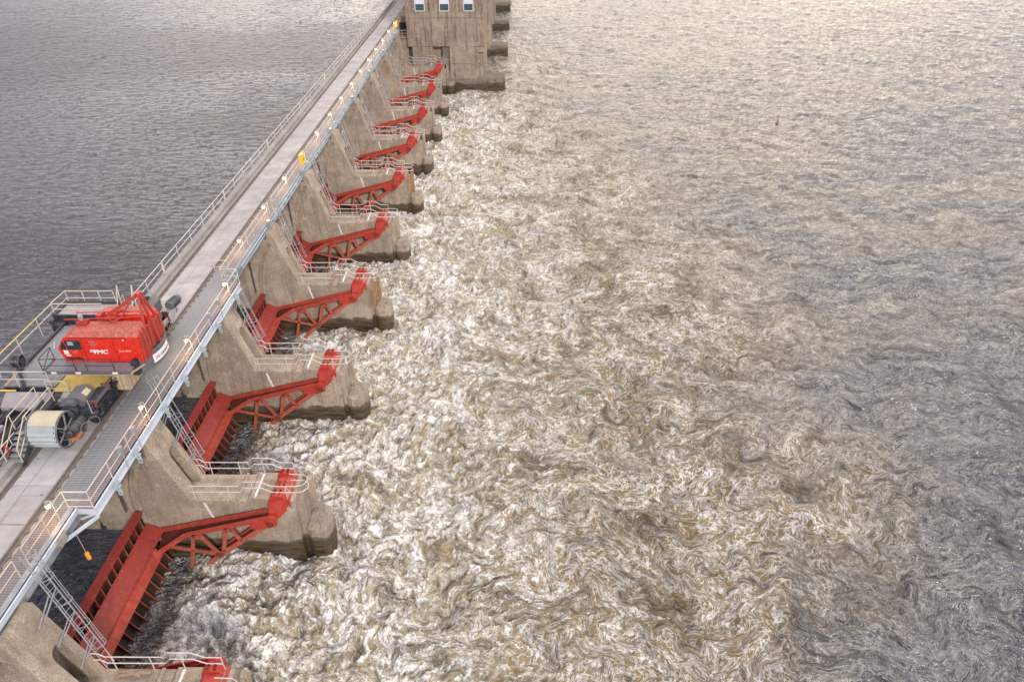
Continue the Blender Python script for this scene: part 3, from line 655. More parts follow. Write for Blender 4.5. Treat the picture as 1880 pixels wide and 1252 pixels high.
for i in range(10):
    p = pier0 if i == 0 else dup(pier0)
    p.location = (0, pier_y(i), 0); p['label'] = PLAB[i]; p['category'] = 'pier'
    if i in (3, 5):
        for c in p.children:
            if c.name.startswith('deck_rib') or c.name.startswith('slot_post'):
                c.data = c.data.copy(); c.data.materials[0] = RUSTC
    g = gate0 if i == 0 else dup(gate0)
    g.location = (0, pier_y(i), 0); g['label'] = GLAB[i]
    # each gate is lifted a little differently
    if i < 9:
        l = lad0 if i == 0 else dup(lad0)
        l.location = (0, pier_y(i), 0)
        l['label'] = ('caged steel ladder at the bottom left, nearest the camera' if i == 0 else 'caged steel ladder %s from the camera, on the far side of its pier' % ORD[i])
        c = ch0 if i == 0 else dup(ch0)
        c.location = (-23.75, pier_y(i + 1) - .35, 9.4)
        tag(c, 'rusty lifting chain hanging to the %s red gate from the camera' % ORD[i], 'chain', 'lifting chains of the gates')

# ------------------------------------------------------------------ service bridge
ZD = 10.6; YB0, YB1 = 6.0, 420.0
br = thing('service_bridge', 'long service bridge of pale concrete slabs running over the dam piers', 'bridge', (0, 0, 0))
slab = None
y = 8.2; k = 0
while y < 150:
    if slab is None: s = slab = MB().box(-25.98, -23.85, 0, 2.585, ZD - .25, ZD).obj('deck_slab', DECK, br, .008)
    else: s = slab.copy(); COL.objects.link(s); s.parent = br
    s.location = (0, y, 0); y += 2.62; k += 1
mb = MB(); yy = y
MB().box(-25.98, -23.85, y, YB1, ZD - .25, ZD).obj('far_deck', DECK, br)
MB().box(-27.1, -26.62, YB0, YB1, ZD - .5, ZD + .28).obj('parapet', KERB, br, .03)
MB().box(-26.62, -25.99, YB0, YB1, ZD - .4, ZD - .06).box(-23.84, -23.36, YB0, YB1, ZD - .4, ZD - .06).obj('track_bed', KERB, br)
for x in (-26.22, -23.72):
    r = MB().box(x - .035, x + .035, YB0, YB1, ZD - .06, ZD + .09).box(x - .08, x + .08, YB0, YB1, ZD - .058, ZD - .03).box(x + .16, x + .19, YB0, YB1, ZD - .05, ZD + .01).obj('crane_rail', RAILM, br)
    yy = 16; c0 = None; n = 0; cl = MB()
    while yy < 150:
        if n < 50:
            if c0 is None: c0 = q = MB().box(x + .19, x + .29, 0, .12, ZD - .05, ZD + .05).obj('rail_clip', RAILM, r)
            else: q = c0.copy(); COL.objects.link(q); q.parent = r
            q.location = (0, yy, 0)
        else: cl.box(x + .19, x + .29, yy, yy + .12, ZD - .05, ZD + .05)
        n += 1; yy += .74
    q = cl.obj('rail_clip_row', RAILM, r); q['kind'] = 'stuff'
MB().box(-26.7, -26.4, YB0, YB1, ZD - 1.0, ZD - .5).box(-24.0, -23.6, YB0, YB1, ZD - 1.0, ZD - .42).obj('deck_girder', GALV, br)
# slab seams drawn as thin service covers
MB().box(-25.2, -25.17, 8, 60, ZD + .001, ZD + .004).obj('long_seam', RAILM, br)
hs = MB()
for (x0, x1, ya, yb_) in ((-25.1, -24.0, 23.95, 25.8), (-25.0, -24.1, 53.6, 54.9), (-24.9, -24.05, 15.0, 16.6), (-25.0, -24.1, 66.6, 68.0)):
    for e in ((x0, x1, ya, ya + .025), (x0, x1, yb_, yb_ + .025), (x0, x0 + .025, ya, yb_)): hs.box(*e, ZD + .001, ZD + .005)
hs.obj('hatch_seams', RAILM, br)
ls = MB()
for k in range(26): ls.cyl((-25.75 + (k % 2) * 1.65, 18 + k * 2.62, ZD), (-25.75 + (k % 2) * 1.65, 18 + k * 2.62, ZD + .02), .05, 6)
q = ls.obj('lifting_eyes', RAILM, br)
WY0, WY1 = 25.0, 47.6            # wide grating section
# walkway gratings
MB().box(-23.35, -22.32, YB0, WY0, ZD - .06, ZD - .01).obj('walkway_planks', GRATP, br)
MB().box(-23.35, -22.02, WY0, WY1 + 1.4, ZD - .06, ZD - .01).obj('walkway_grating', GRAT, br)
MB().box(-22.0, -21.14, WY0, WY1, ZD - .05, ZD - .003).obj('walkway_planks', GRATP, br)
MB().box(-23.35, -22.16, WY1 + 1.4, 146, ZD - .06, ZD - .005).obj('walkway_planks', GRATP, br)
# girders: main
def ibeam(m, x, y0, y1, z0, z1, fw, tw=.03, tf=.04):
    m.box(x - tw, x + tw, y0, y1, z0 + tf, z1 - tf); m.box(x - fw / 2, x + fw / 2, y0, y1, z1 - tf, z1); m.box(x - fw / 2, x + fw / 2, y0, y1, z0, z0 + tf)
m = MB(); ibeam(m, -22.18, YB0, WY1, 9.72, ZD - .012, .34); m.obj('walkway_girder', GALV, br)
m = MB(); ibeam(m, -22.18, WY1 + .002, 146, 9.72, ZD - .012, .34); m.obj('walkway_girder', BBRK2, br)
MB().box(-22.0, -21.94, YB0, WY0 - .02, 10.22, 10.62).box(-22.0, -21.84, YB0, WY0 - .02, 10.58, 10.62).obj('walkway_channel', WBEAM, br)
MB().box(-22.0, -21.95, WY1 + .05, 146, 10.3, 10.56).obj('walkway_channel', BBRK2, br)
m = MB(); m.box(-21.13, -21.04, WY0, WY1, ZD - .52, ZD + .02); m.box(-21.13, -20.94, WY0, WY1, ZD - .02, ZD + .02); m.box(-21.13, -20.94, WY0, WY1, ZD - .54, ZD - .5)
m.obj('outer_beam', WBEAM, br, .006)
for e in (WY0 + .07, WY0 + 5.0, 32.5, 37.0, 42.0, WY1):
    m = MB(); m.box(-22.0, -21.14, e - .06, e + .06, ZD - .45, ZD - .07)
    m.beam((-22.0, e, 9.75), (-21.15, e, 10.15), .1, .14)
    m.obj('bracket_arm', WBEAM, br)
m = MB(); m.beam((-22.1, WY0 - 1.6, 9.85), (-21.0, WY0 + .05, 10.0), .12, .16); m.obj('knee_brace', WBEAM, br)
# bearings
for i in range(10):
    yc = pier_y(i)
    for x in (-22.18, -23.8, -26.5): MB().box(x - .25, x + .25, yc + .3, yc + PW - .3, 9.5, 9.6).box(x - .17, x + .17, yc + .6, yc + PW - .6, 9.6, 9.73).obj('bearing', GALV, br)
# far walkway pipework
m = MB(); m.cyl((-21.92, WY1 + 3, 10.35), (-21.92, 146, 10.35), .06, 8); m.cyl((-21.86, WY1 + 3, 10.12), (-21.86, 146, 10.12), .04, 6); m.cyl((-21.9, WY1 + 6, 10.02), (-21.9, 146, 10.02), .03, 6)
m.obj('conduit', BBRK, br)
for i in range(3, 10):
    m = MB(); yc = pier_y(i) + PW / 2 + (1.2 if i == 3 else 0)
    for dy in (-2.6, -1.7, -.7, .5, 1.6, 2.7, 4.2, 6.0, 8.0):
        MB().box(-22.0, -21.76, yc + dy, yc + dy + .16, 10.05, 10.45).obj('conduit_box', BBRK if dy > 0 else GALV, br)
    MB().box(-22.0, -21.68, yc - 1.4, yc - .95, 10.1, 10.8).obj('conduit_box', GALV, br); MB().box(-22.0, -21.72, yc + .9, yc + 1.2, 10.2, 10.9).obj('conduit_box', BBRK, br)
# railings
def railing(name, x, y0, y1, z, h, step, mt, parent, r=.03, endposts=True, mids=(.5,)):
    m = MB().cyl((x, y0, z + h), (x, y1, z + h), r, 6)
    for f in mids: m.cyl((x, y0, z + h * f), (x, y1, z + h * f), r * .8, 6)
    o = m.obj(name, mt, parent); n = max(1, round((y1 - y0) / step)); p0 = None
    for k in range(n + 1):
        y = y0 + (y1 - y0) * k / n
        if p0 is None: q = p0 = MB().cyl((x, 0, z - .1), (x, 0, z + h), r * .85, 6).obj('railing_post', mt, o)
        else: q = p0.copy(); COL.objects.link(q); q.parent = o
        q.location = (0, y, 0)
    return o
RH = 1.12
y = YB0
ends = [6.0, 20.3, 34.4, 48.5] + [48.5 + 13.8 * k for k in range(1, 8)]
for a, b in zip(ends, ends[1:]):
    o = railing('upstream_railing', -26.98, a + .06, b - .06, ZD + .28, .95, 2.75, PIPE, br)
    MB().cyl((-26.98, b - .06, ZD), (-26.98, b - .06, ZD + 1.23), .045, 6).cyl((-26.98, b + .06, ZD), (-26.98, b + .06, ZD + 1.23), .045, 6).obj('end_post', PIPEY, o)
    if b < 100: MB().cyl((-26.95, a, ZD + .2), (-26.95, b, ZD + .42), .02, 5).obj('cable', CABLE, o)
railing('upstream_railing', -26.98, ends[-1], 300, ZD + .28, .95, 2.75, PIPE, br)
# near narrow walkway railing with gaps at the ladder
lt = pier_y(0) + PW + 1.0
railing('walkway_railing', -22.30, YB0, lt - .1, ZD, RH, 2.3, PIPEY, br)
railing('walkway_railing', -22.30, lt + .6, WY0 + .02, ZD, RH, 2.0, PIPEY, br)
o = MB().cyl((-22.3, WY0, ZD + RH), (-21.05, WY0, ZD + RH), .03, 6).cyl((-22.3, WY0, ZD + RH / 2), (-21.05, WY0, ZD + RH / 2), .026, 6).cyl((-22.3, WY0, ZD + .12), (-21.05, WY0, ZD + .12), .026, 6).obj('cross_railing', PIPE, br)
railing('walkway_railing', -21.05, WY0, WY1 + .0, ZD, RH, 2.05, PIPE, br)
o = MB().cyl((-22.3, WY1, ZD + RH), (-21.05, WY1, ZD + RH), .03, 6).cyl((-22.3, WY1, ZD + RH / 2), (-21.05, WY1, ZD + RH / 2), .026, 6).obj('cross_railing', PIPE, br)
o = MB().cyl((-23.3, WY1 + 1.4, ZD + RH), (-22.3, WY1 + 1.4, ZD + RH), .028, 6).cyl((-23.3, WY1 + 1.4, ZD + RH / 2), (-22.3, WY1 + 1.4, ZD + RH / 2), .024, 6).cyl((-23.3, WY1 + 1.4, ZD), (-23.3, WY1 + 1.4, ZD + RH), .028, 6).obj('cross_railing', PIPE, br)
for i in range(3, 9):
    a = pier_y(i) + PW + 1.75 + (.0 if i == 3 else 0); b = pier_y(i + 1) + PW + .9
    if i == 3: railing('walkway_railing', -22.30, WY1, pier_y(3) + PW + .7 + .01 if pier_y(3) + PW + .7 > WY1 else WY1 + 1.2, ZD, RH, 1.6, PIPEY, br); a = 61.9 - 1.6
    if i == 3: a = pier_y(3) + PW + 1.75
    o = railing('walkway_railing', -22.30, a, b, ZD, RH, 2.6, PIPE, br)
    MB().cyl((-22.3, a - .05, ZD), (-22.3, a - .05, ZD + RH + .04), .045, 6).cyl((-22.3, b + .06, ZD), (-22.3, b + .06, ZD + RH + .04), .045, 6).obj('end_post', PIPEY, o)
railing('walkway_railing', -22.30, pier_y(9) + PW + .9, 146, ZD, RH, 2.6, PIPE, br)

# lamps
def build_lamp():
    t = thing('walkway_lamp', '', 'lamp', group='lit lamps along the walkway railing')
    MB().cyl((0, 0, -1.3), (0, 0, .2), .026, 6).tube([(0, 0, .2), (-.06, 0, .3), (-.2, 0, .3), (-.26, 0, .2)], .02, 5).obj('lamp_post', PIPE, t)
    MB().cyl((-.26, 0, .05), (-.26, 0, .24), .11, 10, .06).obj('lamp_shade', GALV, t)
    MB().cyl((-.26, 0, -.16), (-.26, 0, .05), .10, 10, .11).obj('lamp_bulb', BULB, t)
    l = D.lights.new('lamp_light', 'POINT'); l.energy = 34; l.color = (1, .62, .28); l.shadow_soft_size = .08
    lo = D.objects.new('lamp_light', l); COL.objects.link(lo); lo.parent = t; lo.location = (-.26, 0, -.2)
    return t
lamp0 = build_lamp()
lp = [(-22.2, 24.1), (-20.95, 31.5), (-20.95, 38.2), (-20.95, 45.4)] + [(-22.1, 52.3 + 6.66 * k) for k in range(14)]
for i, (x, yy) in enumerate(lp):
    l = lamp0 if i == 0 else dup(lamp0)
    l.location = (x, yy, ZD + 1.15)
    if i == 0: s = 'lit lamp on the railing corner above the orange float, nearest the camera'
    elif i < 4: s = 'lit lamp on the wide walkway railing beside the crane, %s of its three' % ['nearest', 'middle', 'farthest'][i - 1]
    elif i == 4: s = 'lit lamp just beyond the end of the wide grating section'
    elif i == 17: s = 'lit lamp in front of the concrete building, farthest of all lamps'
    else: s = 'lit lamp on the narrow walkway railing, %s beyond the wide grating' % (['nearest', 'second', 'third', 'fourth', 'fifth', 'sixth', 'seventh', 'eighth', 'ninth', 'tenth', 'eleventh', 'twelfth', 'thirteenth', 'fourteenth'][i - 4])
    l['label'] = s
# yellow cabinets
for (yy, lab) in ((71.2, 'yellow cabinet hung on the walkway railing in mid distance'), (139.5, 'small yellow cabinet on the far walkway beside the concrete building')):
    t = thing('yellow_cabinet', lab, 'cabinet', (-22.05, yy, ZD + .95), 'yellow cabinets on the walkway')
    MB().box(-.2, .2, -.32, .32, -.42, .42).obj('cabinet_box', YBOX, t, .03); MB().box(-.24, .24, -.36, .36, .42, .47).obj('cabinet_lid', YBOX, t, .01)
    MB().cyl((.21, -.2, -.05), (.24, -.2, .1), .02, 6).obj('handle', BLACK, t)
t = thing('hanging_float', 'orange float hanging on a thin rope under the walkway corner', 'float', (-21.6, 23.9, 10.1))
MB().cyl((0, 0, 0), (.06, 0, -1.55), .012, 5).obj('rope', PIPE, t)
MB().cyl((.06, 0, -1.5), (.08, 0, -1.95),   .11, 12).obj('float_body', FLT, t, .03, True)
t = thing('switch_box', 'small tan electrical box on the near walkway girder below a lamp', 'box', (-21.95, 23.35, 10.2))
MB().box(-.12, .16, -.28, .28, -.2, .3).obj('box_body', TAN, t, .01); MB().box(.16, .18, -.22, .22, -.14, .24).obj('box_door', GALV, t)
# blue grey clamps hanging on the outer beam
cl0 = None
for i, yy in enumerate((26.9, 29.3, 33.2, 36.2, 39.4, 42.3, 46.2)):
    if cl0 is None:
        cl0 = thing('beam_clamp', '', 'clamp', group='clamps hanging on the outer walkway beam')
        MB().box(-.06, .08, -.12, .12, -.35, .1).box(-.04, .14, -.05, .05, -.75, -.3).obj('clamp_body', BBRK, cl0, .01)
        MB().cyl((.1, -.12, -.2), (.1, .18, -.2), .05, 8).cyl((.1, -.05, -.55), (.1, .12, -.55), .04, 8).obj('clamp_bolt', GALV, cl0)
        c = cl0
    else: c = dup(cl0)
    c.location = (-20.9, yy, ZD - .3); c['label'] = 'blue grey clamp on the outer white walkway beam, %s from the camera' % ORD[i]
# floodlight boxes on rail posts
fb0 = None
for i, yy in enumerate((28.2, 29.8, 41.4, 43.2)):
    if fb0 is None:
        fb0 = thing('junction_box', '', 'junction box', group='junction boxes on the walkway railing')
        MB().box(-.1, .1, -.13, .13, -.18, .18).obj('box_body', GALV, fb0, .02); MB().cyl((.06, 0, -1.3), (.06, 0, -.15), .02, 5).obj('conduit', GALV, fb0); c = fb0
    else: c = dup(fb0)
    c.location = (-20.93, yy, ZD + .95); c['label'] = 'pale junction box on the wide walkway railing, %s from the camera' % ORD[i]
# driftwood on the nearest pier
m = MB(); 
for k, (a, b_) in enumerate((((-19.0, .0), (-17.5, .25)), ((-18.8, .1), (-17.9, .02)), ((-19.1, .2), (-18.2, .32)))):
    m.tube([(a[0], pier_y(0) + PW - .45 + a[1], 5.12), ((a[0] + b_[0]) / 2, pier_y(0) + PW - .35 + a[1] * .3, 5.2), (b_[0], pier_y(0) + PW - .5 + b_[1], 5.1)], .08, 7)
tag(m.obj('driftwood_log', WOODD), 'splintered driftwood log lying on the deck of the bottom left pier', 'log')
t = thing('river_buoy', 'tiny brown object floating far out on the river at upper right', 'buoy', (42.24, 118.8, 0))
MB().cyl((0, 0, -.2), (0, 0, .3), .35, 10, .28).obj('buoy_body', WOODD, t, .05); MB().cyl((0, 0, .3), (0, 0, .85), .16, 8, .08).obj('buoy_top', ORNG, t)
# ------------------------------------------------------------------ crane carriage
def textobj(name, s, size, m, parent, origin, xdir, ydir, depth=.012, shear=0.0, sx=1.0, bold=0.0, align='LEFT'):
    cu = D.curves.new(name, 'FONT'); cu.body = s; cu.size = size; cu.extrude = depth; cu.shear = shear; cu.offset = bold; cu.align_x = align
    o = D.objects.new(name, cu); COL.objects.link(o)
    me = D.meshes.new_from_object(o.evaluated_get(bpy.context.evaluated_depsgraph_get())); D.objects.remove(o)
    me.materials.clear(); me.materials.append(m)
    o = D.objects.new(name, me); COL.objects.link(o); o.parent = parent
    X = Vector(xdir).normalized(); Y = Vector(ydir).normalized(); Z = X.cross(Y)
    o.matrix_local = Matrix.Translation(origin) @ Matrix((X * sx, Y, Z)).transposed().to_4x4()
    return o
ca = thing('crane_carriage', 'rail carriage with grating platforms, drum and winches carrying the red crane on the bridge', 'crane carriage')
C_ = lambda mb, n, m, p=ca, bev=0, sm=False: mb.obj(n, m, p, bev, sm)
for x0, x1 in ((-23.98, -23.40), (-26.62, -26.1)):
    f = MB().box(x0, x1, 30.9, 41.2, 11.05, 11.10).box(x0, x1, 30.9, 41.2, 11.85, 11.90).box((x0 + x1) / 2 - .05, (x0 + x1) / 2 + .05, 30.9, 41.2, 11.1, 11.85)
    for k in range(10): f.box(x0 + .03, x1 - .03, 31.2 + k * 1.05, 31.24 + k * 1.05, 11.1, 11.85)
    f = C_(f, 'side_frame', BLACK, bev=.01)
    for y in (31.6, 32.5, 39.4, 40.4):
        MB().cyl(((x0 + x1) / 2 - .07, y, 10.97), ((x0 + x1) / 2 + .09, y, 10.97), .28, 20).cyl(((x0 + x1) / 2 + .09, y, 10.97), ((x0 + x1) / 2 + .18, y, 10.97), .1, 10).obj('wheel', GREYM, ca, .01)
for y in (31.5, 34.4, 37.5, 41.0): C_(MB().box(-26.6, -23.5, y, y + .25, 11.3, 11.84), 'cross_beam', BLACK, bev=.01)
for y in (33.5, 35.5, 37.5, 39.2): C_(MB().beam((-26.6, y, 11.4), (-29.5, y, 11.8), .12, .14), 'platform_bracket', BLACK, bev=.01)
C_(MB().box(-26.66, -23.86, 32.6, 34.45, 11.92, 11.97), 'plywood_deck', PLY, bev=.005)
C_(MB().box(-26.66, -23.6, 34.5, 41.2, 11.91, 11.95), 'plate_deck', GREYM)
C_(MB().box(-29.55, -26.7, 33.0, 39.5, 11.9, 11.95), 'platform_grating', GRAT)
C_(MB().box(-29.68, -29.55, 34.4, 39.6, 11.72, 12.12).box(-29.6, -26.75, 32.85, 32.98, 11.7, 12.02).box(-26.72, -26.66, 33.0, 34.5, 11.8, 12.0), 'platform_edge', BLACK, bev=.01)
C_(MB().beam((-29.62, 33.0, 11.9), (-29.62, 34.4, 11.9), .16, .3), 'platform_edge', TAN)
C_(MB().box(-30.4, -27.0, 40.15, 41.65, 11.95, 12.30), 'rear_platform', GREYP, bev=.02)
C_(MB().box(-30.5, -26.9, 41.65, 41.8, 11.8, 12.45).box(-30.5, -30.35, 40.1, 41.7, 11.8, 12.45).box(-30.5, -27.0, 40.0, 40.15, 11.7, 12.42), 'rear_platform_edge', BLACK, bev=.01)
C_(MB().box(-30.3, -29.6, 39.3, 40.0, 11.5, 12.1).cyl((-30.45, 39.5, 12.2), (-30.2, 39.5, 12.2), .12, 10).cyl((-29.0, 39.75, 12.1), (-28.5, 39.75, 12.1), .14, 10), 'jack', BLACK)
# yellow topped railing along the left side
def rl(name, pts, posts, mt, z0, z1, parent, mid=True):
    o = MB().tube([(x, y, z1) for x, y in pts], .032, 6)
    o = o.obj(name, mt, parent)
    if mid: MB().tube([(x, y, (z0 + z1) / 2 + .05) for x, y in pts], .026, 6).obj('mid_rail', PIPE, o)
    for x, y in posts: MB().cyl((x, y, z0 - .2), (x, y, z1), .028, 6).obj('railing_post', PIPE, o)
    return o
rl('platform_railing', [(-30.5, 27.0), (-30.5, 38.5)], [(-30.5, y) for y in (28.5, 31.3, 34.0, 36.3)], YEL, 12.0, 13.1, ca)
rl('platform_railing', [(-30.5, 38.5), (-30.5, 40.3)], [(-30.5, 38.5)], PIPEY, 12.0, 13.1, ca)
rl('platform_railing', [(-30.5, 40.3), (-30.42, 41.9), (-27.2, 41.9)], [(-30.5, 40.3), (-30.42, 41.9), (-29.3, 41.9), (-27.2, 41.9), (-28.2, 41.9)], PIPEY, 12.0, 13.15, ca)
rl('platform_railing', [(-30.5, 40.3), (-27.25, 40.36)], [(-29.0, 40.33), (-27.25, 40.36)], PIPEY, 12.2, 13.1, ca)
for x in (-26.9, -25.9):
    C_(MB().tube([(x, 41.9, 11.9), (x - .1, 42.2, 13.4), (x + .25, 41.0, 12.4)], .035, 6).tube([(x, 42.0, 12.4), (x + .3, 41.9, 12.9), (x + .3, 41.9, 12.0)], .03, 6), 'stair_handrail', PIPEY)
rl('end_railing', [(-30.4, 32.9), (-26.85, 32.9)], [(-28.7, 32.9), (-26.85, 32.9)], PIPE, 11.95, 13.1, ca)
rl('end_railing', [(-26.7, 32.35), (-25.55, 32.35)], [(-26.7, 32.35), (-25.55, 32.35)], PIPEY, 11.75, 12.85, ca)
# sloping grey plate box and landing
C_(MB().add([(-29.4, 32.6, 11.9), (-25.2, 32.6, 11.9), (-25.2, 31.75, 11.45), (-29.4, 31.75, 11.45), (-29.4, 32.6, 11.3), (-25.2, 32.6, 11.3), (-25.2, 31.75, 11.25), (-29.4, 31.75, 11.25)],
   [(0, 1, 2, 3), (7, 6, 5, 4), (3, 2, 6, 7), (0, 4, 5, 1), (0, 3, 7, 4), (1, 5, 6, 2)]), 'cover_plate', GREYP, bev=.01)
C_(MB().box(-26.6, -25.0, 31.3, 31.7, 10.85, 11.25), 'end_beam', DARK, bev=.01)
st = MB()
for x in (-26.93, -26.20): st.box(x, x + .06, 29.4, 31.9, 11.62, 11.9)
st.box(-26.90, -26.20, 29.4, 31.9, 11.66, 11.7)
st = C_(st, 'landing', GREYM)
sg = MB()
for x in (-27.0, -26.15): sg.beam((x, 29.42, 11.85), (x, 28.0, 10.62), .05, .30, up=(1, 0, 0)) if 0 else sg.prismz([(x, 29.5), (x + .05, 29.5), (x + .05, 29.2), (x, 29.2)], 11.6, 11.9)
for x in (-27.0, -26.15):
    sg.add([(x, 29.5, 11.9), (x, 29.35, 11.5), (x, 28.0, 10.62), (x, 27.75, 10.75), (x + .05, 29.5, 11.9), (x + .05, 29.35, 11.5), (x + .05, 28.0, 10.62), (x + .05, 27.75, 10.75)],
           [(0, 1, 2, 3), (7, 6, 5, 4), (0, 4, 5, 1), (1, 5, 6, 2), (2, 6, 7, 3), (3, 7, 4, 0)])
C_(sg, 'stair_stringer', BLACK)
for k in range(6): C_(MB().box(-26.95, -26.15, 27.95 + k * .24, 28.2 + k * .24, 10.82 + k * .185, 10.85 + k * .185), 'stair_tread', STP)
for x in (-27.0, -26.15):
    C_(MB().tube([(x, 31.8, 11.8), (x, 31.8, 12.85), (x, 29.3, 12.85), (x, 27.95, 11.75), (x, 27.95, 10.8)], .03, 6).tube([(x, 31.8, 12.3), (x, 29.4, 12.3), (x, 28.0, 11.3)], .025, 6).cyl((x, 29.4, 11.7), (x, 29.4, 12.85), .028, 6), 'stair_handrail', PIPEY)
# cable drum
dr = MB(); n = 40; cy, cz, rr = 29.7, 11.64, .98
pr = []
for k in range(n):
    a = 2 * math.pi * k / n; r = rr - (.06 if k % 2 else 0); pr.append((cy + r * math.cos(a), cz + r * math.sin(a)))
dr.add([(-26.02, y, z) for y, z in pr] + [(-24.45, y, z) for y, z in pr], [tuple(range(n))] + [(i, i + n, (i + 1) % n + n, (i + 1) % n) for i in range(n)])
dr = C_(dr, 'cable_drum', DRUM)
top = MB(); q = [(cy + (rr + .02) * math.cos(a), cz + (rr + .02) * math.sin(a)) for a in [math.pi * (.30 + .42 * k / 10) for k in range(11)]]
top.add([(-26.0, y, z) for y, z in q] + [(-24.5, y, z) for y, z in q], [(i, i + 11, i + 12, i + 1) for i in range(10)]); top.obj('drum_cover', CREAM, dr)
for xf in (-24.42, -26.05): MB().torus((xf, cy, cz), (1, 0, 0), rr + .02, .05, 36, 6).obj('drum_flange', GREYM, dr)
ds = MB().cyl((-24.62, cy, cz), (-24.58, cy, cz), rr - .04, 36); ds.obj('drum_end', DARK, dr)
sp = MB()
for k in range(6):
    a = k * math.pi / 3 + .3; sp.beam((-24.48, cy, cz), (-24.46, cy + rr * math.cos(a), cz + rr * math.sin(a)), .06, .06)
sp.cyl((-24.6, cy, cz), (-24.3, cy, cz), .14, 12); sp.obj('drum_spokes', GALV, dr)
# winch gear box with motor
g = MB(); pr = [(-24.95, 12.0), (-23.95, 12.0), (-23.9, 12.35), (-23.9, 12.68), (-24.15, 12.92), (-24.75, 12.92), (-25.0, 12.68), (-25.0, 12.3)]
g.prism([(px_, pz_ - .14) for px_, pz_ in pr], 30.95, 32.1); g = C_(g, 'gear_housing', GREYM, bev=.02)
MB().prism([(-24.16, 12.775), (-24.12, 12.80), (-23.92, 12.60), (-23.92, 12.56)], 31.4, 31.9).obj('data_plate', CREAM, g)
mo = C_(MB().cyl((-24.6, 30.45, 12.0), (-24.6, 31.0, 12.0), .50, 24).cyl((-24.6, 30.38, 12.0), (-24.6, 30.45, 12.0), .40, 24), 'fan_motor', BLACK, bev=.02)
rg = MB()
for r in (.12, .2, .28, .35): rg.torus((-24.6, 30.37, 12.0), (0, 1, 0), r, .012, 20, 4)
rg.cyl((-24.6, 30.34, 12.0), (-24.6, 30.40, 12.0), .05, 10); rg.obj('fan_guard', GREYM, mo)
C_(MB().prism([(-25.1, 12.45), (-24.2, 12.45), (-24.3, 12.72), (-24.9, 12.72)], 30.65, 30.94).cyl((-24.85, 30.8, 12.72), (-24.85, 30.8, 12.85), .12, 10), 'motor_bracket', GREYM)
hm = C_(MB().cyl((-24.0, 29.25, 11.75), (-24.0, 30.5, 11.75), .27, 20).cyl((-24.0, 29.0, 11.75), (-24.0, 29.25, 11.75), .20, 16).cyl((-24.0, 30.5, 11.75), (-24.0, 30.9, 11.9), .2, 14), 'drive_motor', BLACK, bev=.02)
MB().torus((-24.0, 29.5, 11.75), (0, 1, 0), .28, .025, 20, 5).torus((-24.0, 29.9, 11.75), (0, 1, 0), .28, .025, 20, 5).obj('motor_band', GREYM, hm)
C_(MB().box(-24.2, -23.75, 29.2, 29.8, 11.25, 11.45).box(-24.45, -24.3, 29.4, 29.7, 11.4, 11.7), 'motor_seat', ORNG, bev=.02)
ho = MB()
for k in range(2):
    c = (-23.45 + .1 * k, 29.9 + .5 * k, 11.6 - .03 * k); ho.torus(c, (1, -.9, .2 * k), .34 - .03 * k, .016, 20, 5)
ho.torus((-24.35, 29.1, 11.7), (.3, 1, 0), .3, .016, 20, 5); ho.tube([(-24.3, 31.2, 12.3), (-23.7, 31.0, 12.6), (-23.4, 30.6, 12.0), (-23.5, 31.3, 11.6)], .03, 5)
C_(ho, 'hydraulic_hose', CABLE)
C_(MB().box(-24.0, -23.55, 31.0, 32.6, 11.9, 12.3).box(-24.1, -23.5, 30.6, 31.0, 11.5, 12.2).cyl((-23.7, 30.9, 11.5), (-23.7, 31.4, 11.5), .18, 12), 'valve_block', BLACK, bev=.02)
C_(MB().beam((-23.72, 31.3, 12.12), (-23.66, 33.0, 12.12), .34, .24, up=(0, 0, 1)), 'pump_case', GREYM, bev=.02)
for y in (31.2, 32.8): C_(MB().box(-23.92, -23.46, y, y + .08, 11.92, 12.34), 'strap_bracket', BRN)
C_(MB().cyl((-23.5, 33.4, 12.1), (-23.5, 34.3, 12.1), .06, 8).cyl((-23.7, 33.4, 12.2), (-23.6, 36.0, 12.2), .05, 8).cyl((-23.8, 33.0, 12.15), (-23.75, 36.0, 12.15), .04, 8), 'drive_shaft', GREYM)
# far drive unit
C_(MB().prism([(-25.0, 12.0), (-24.0, 12.0), (-24.0, 12.75), (-24.2, 12.95), (-24.85, 12.95), (-25.0, 12.8)], 39.6, 41.6), 'far_gear_housing', GREYM, bev=.02)
C_(MB().cyl((-24.5, 41.6, 12.4), (-24.5, 41.8, 12.4), .4, 16).cyl((-24.9, 41.2, 13.0), (-24.5, 41.2, 13.0), .16, 10), 'gear_flange', BLACK)
fm = C_(MB().cyl((-23.55, 41.6, 12.15), (-23.4, 42.6, 12.15), .30, 20).cyl((-23.4, 42.6, 12.15), (-23.37, 42.8, 12.15), .24, 16), 'far_motor', GREYM, bev=.02)
fi = MB()
for k in range(8): fi.torus((-23.53 + .018 * k, 41.75 + .1 * k, 12.15), (.15, 1, 0), .31, .014, 18, 4)
fi.obj('cooling_fins', BLACK, fm)
C_(MB().box(-23.95, -23.3, 39.5, 42.2, 11.55, 11.9), 'far_frame_arm', ORNG if 0 else GREYP, bev=.02)
C_(MB().box(-23.6, -23.25, 40.6, 40.7, 11.2, 12.3).box(-23.7, -23.3, 41.9, 42.0, 11.5, 12.2), 'far_bracket', RED_R)
ho = MB(); ho.torus((-23.3, 40.4, 11.5), (1, .2, 0), .3, .018, 18, 5).torus((-23.25, 40.2, 11.4), (1, -.2, 0), .38, .018, 18, 5); C_(ho, 'far_hose', CABLE)
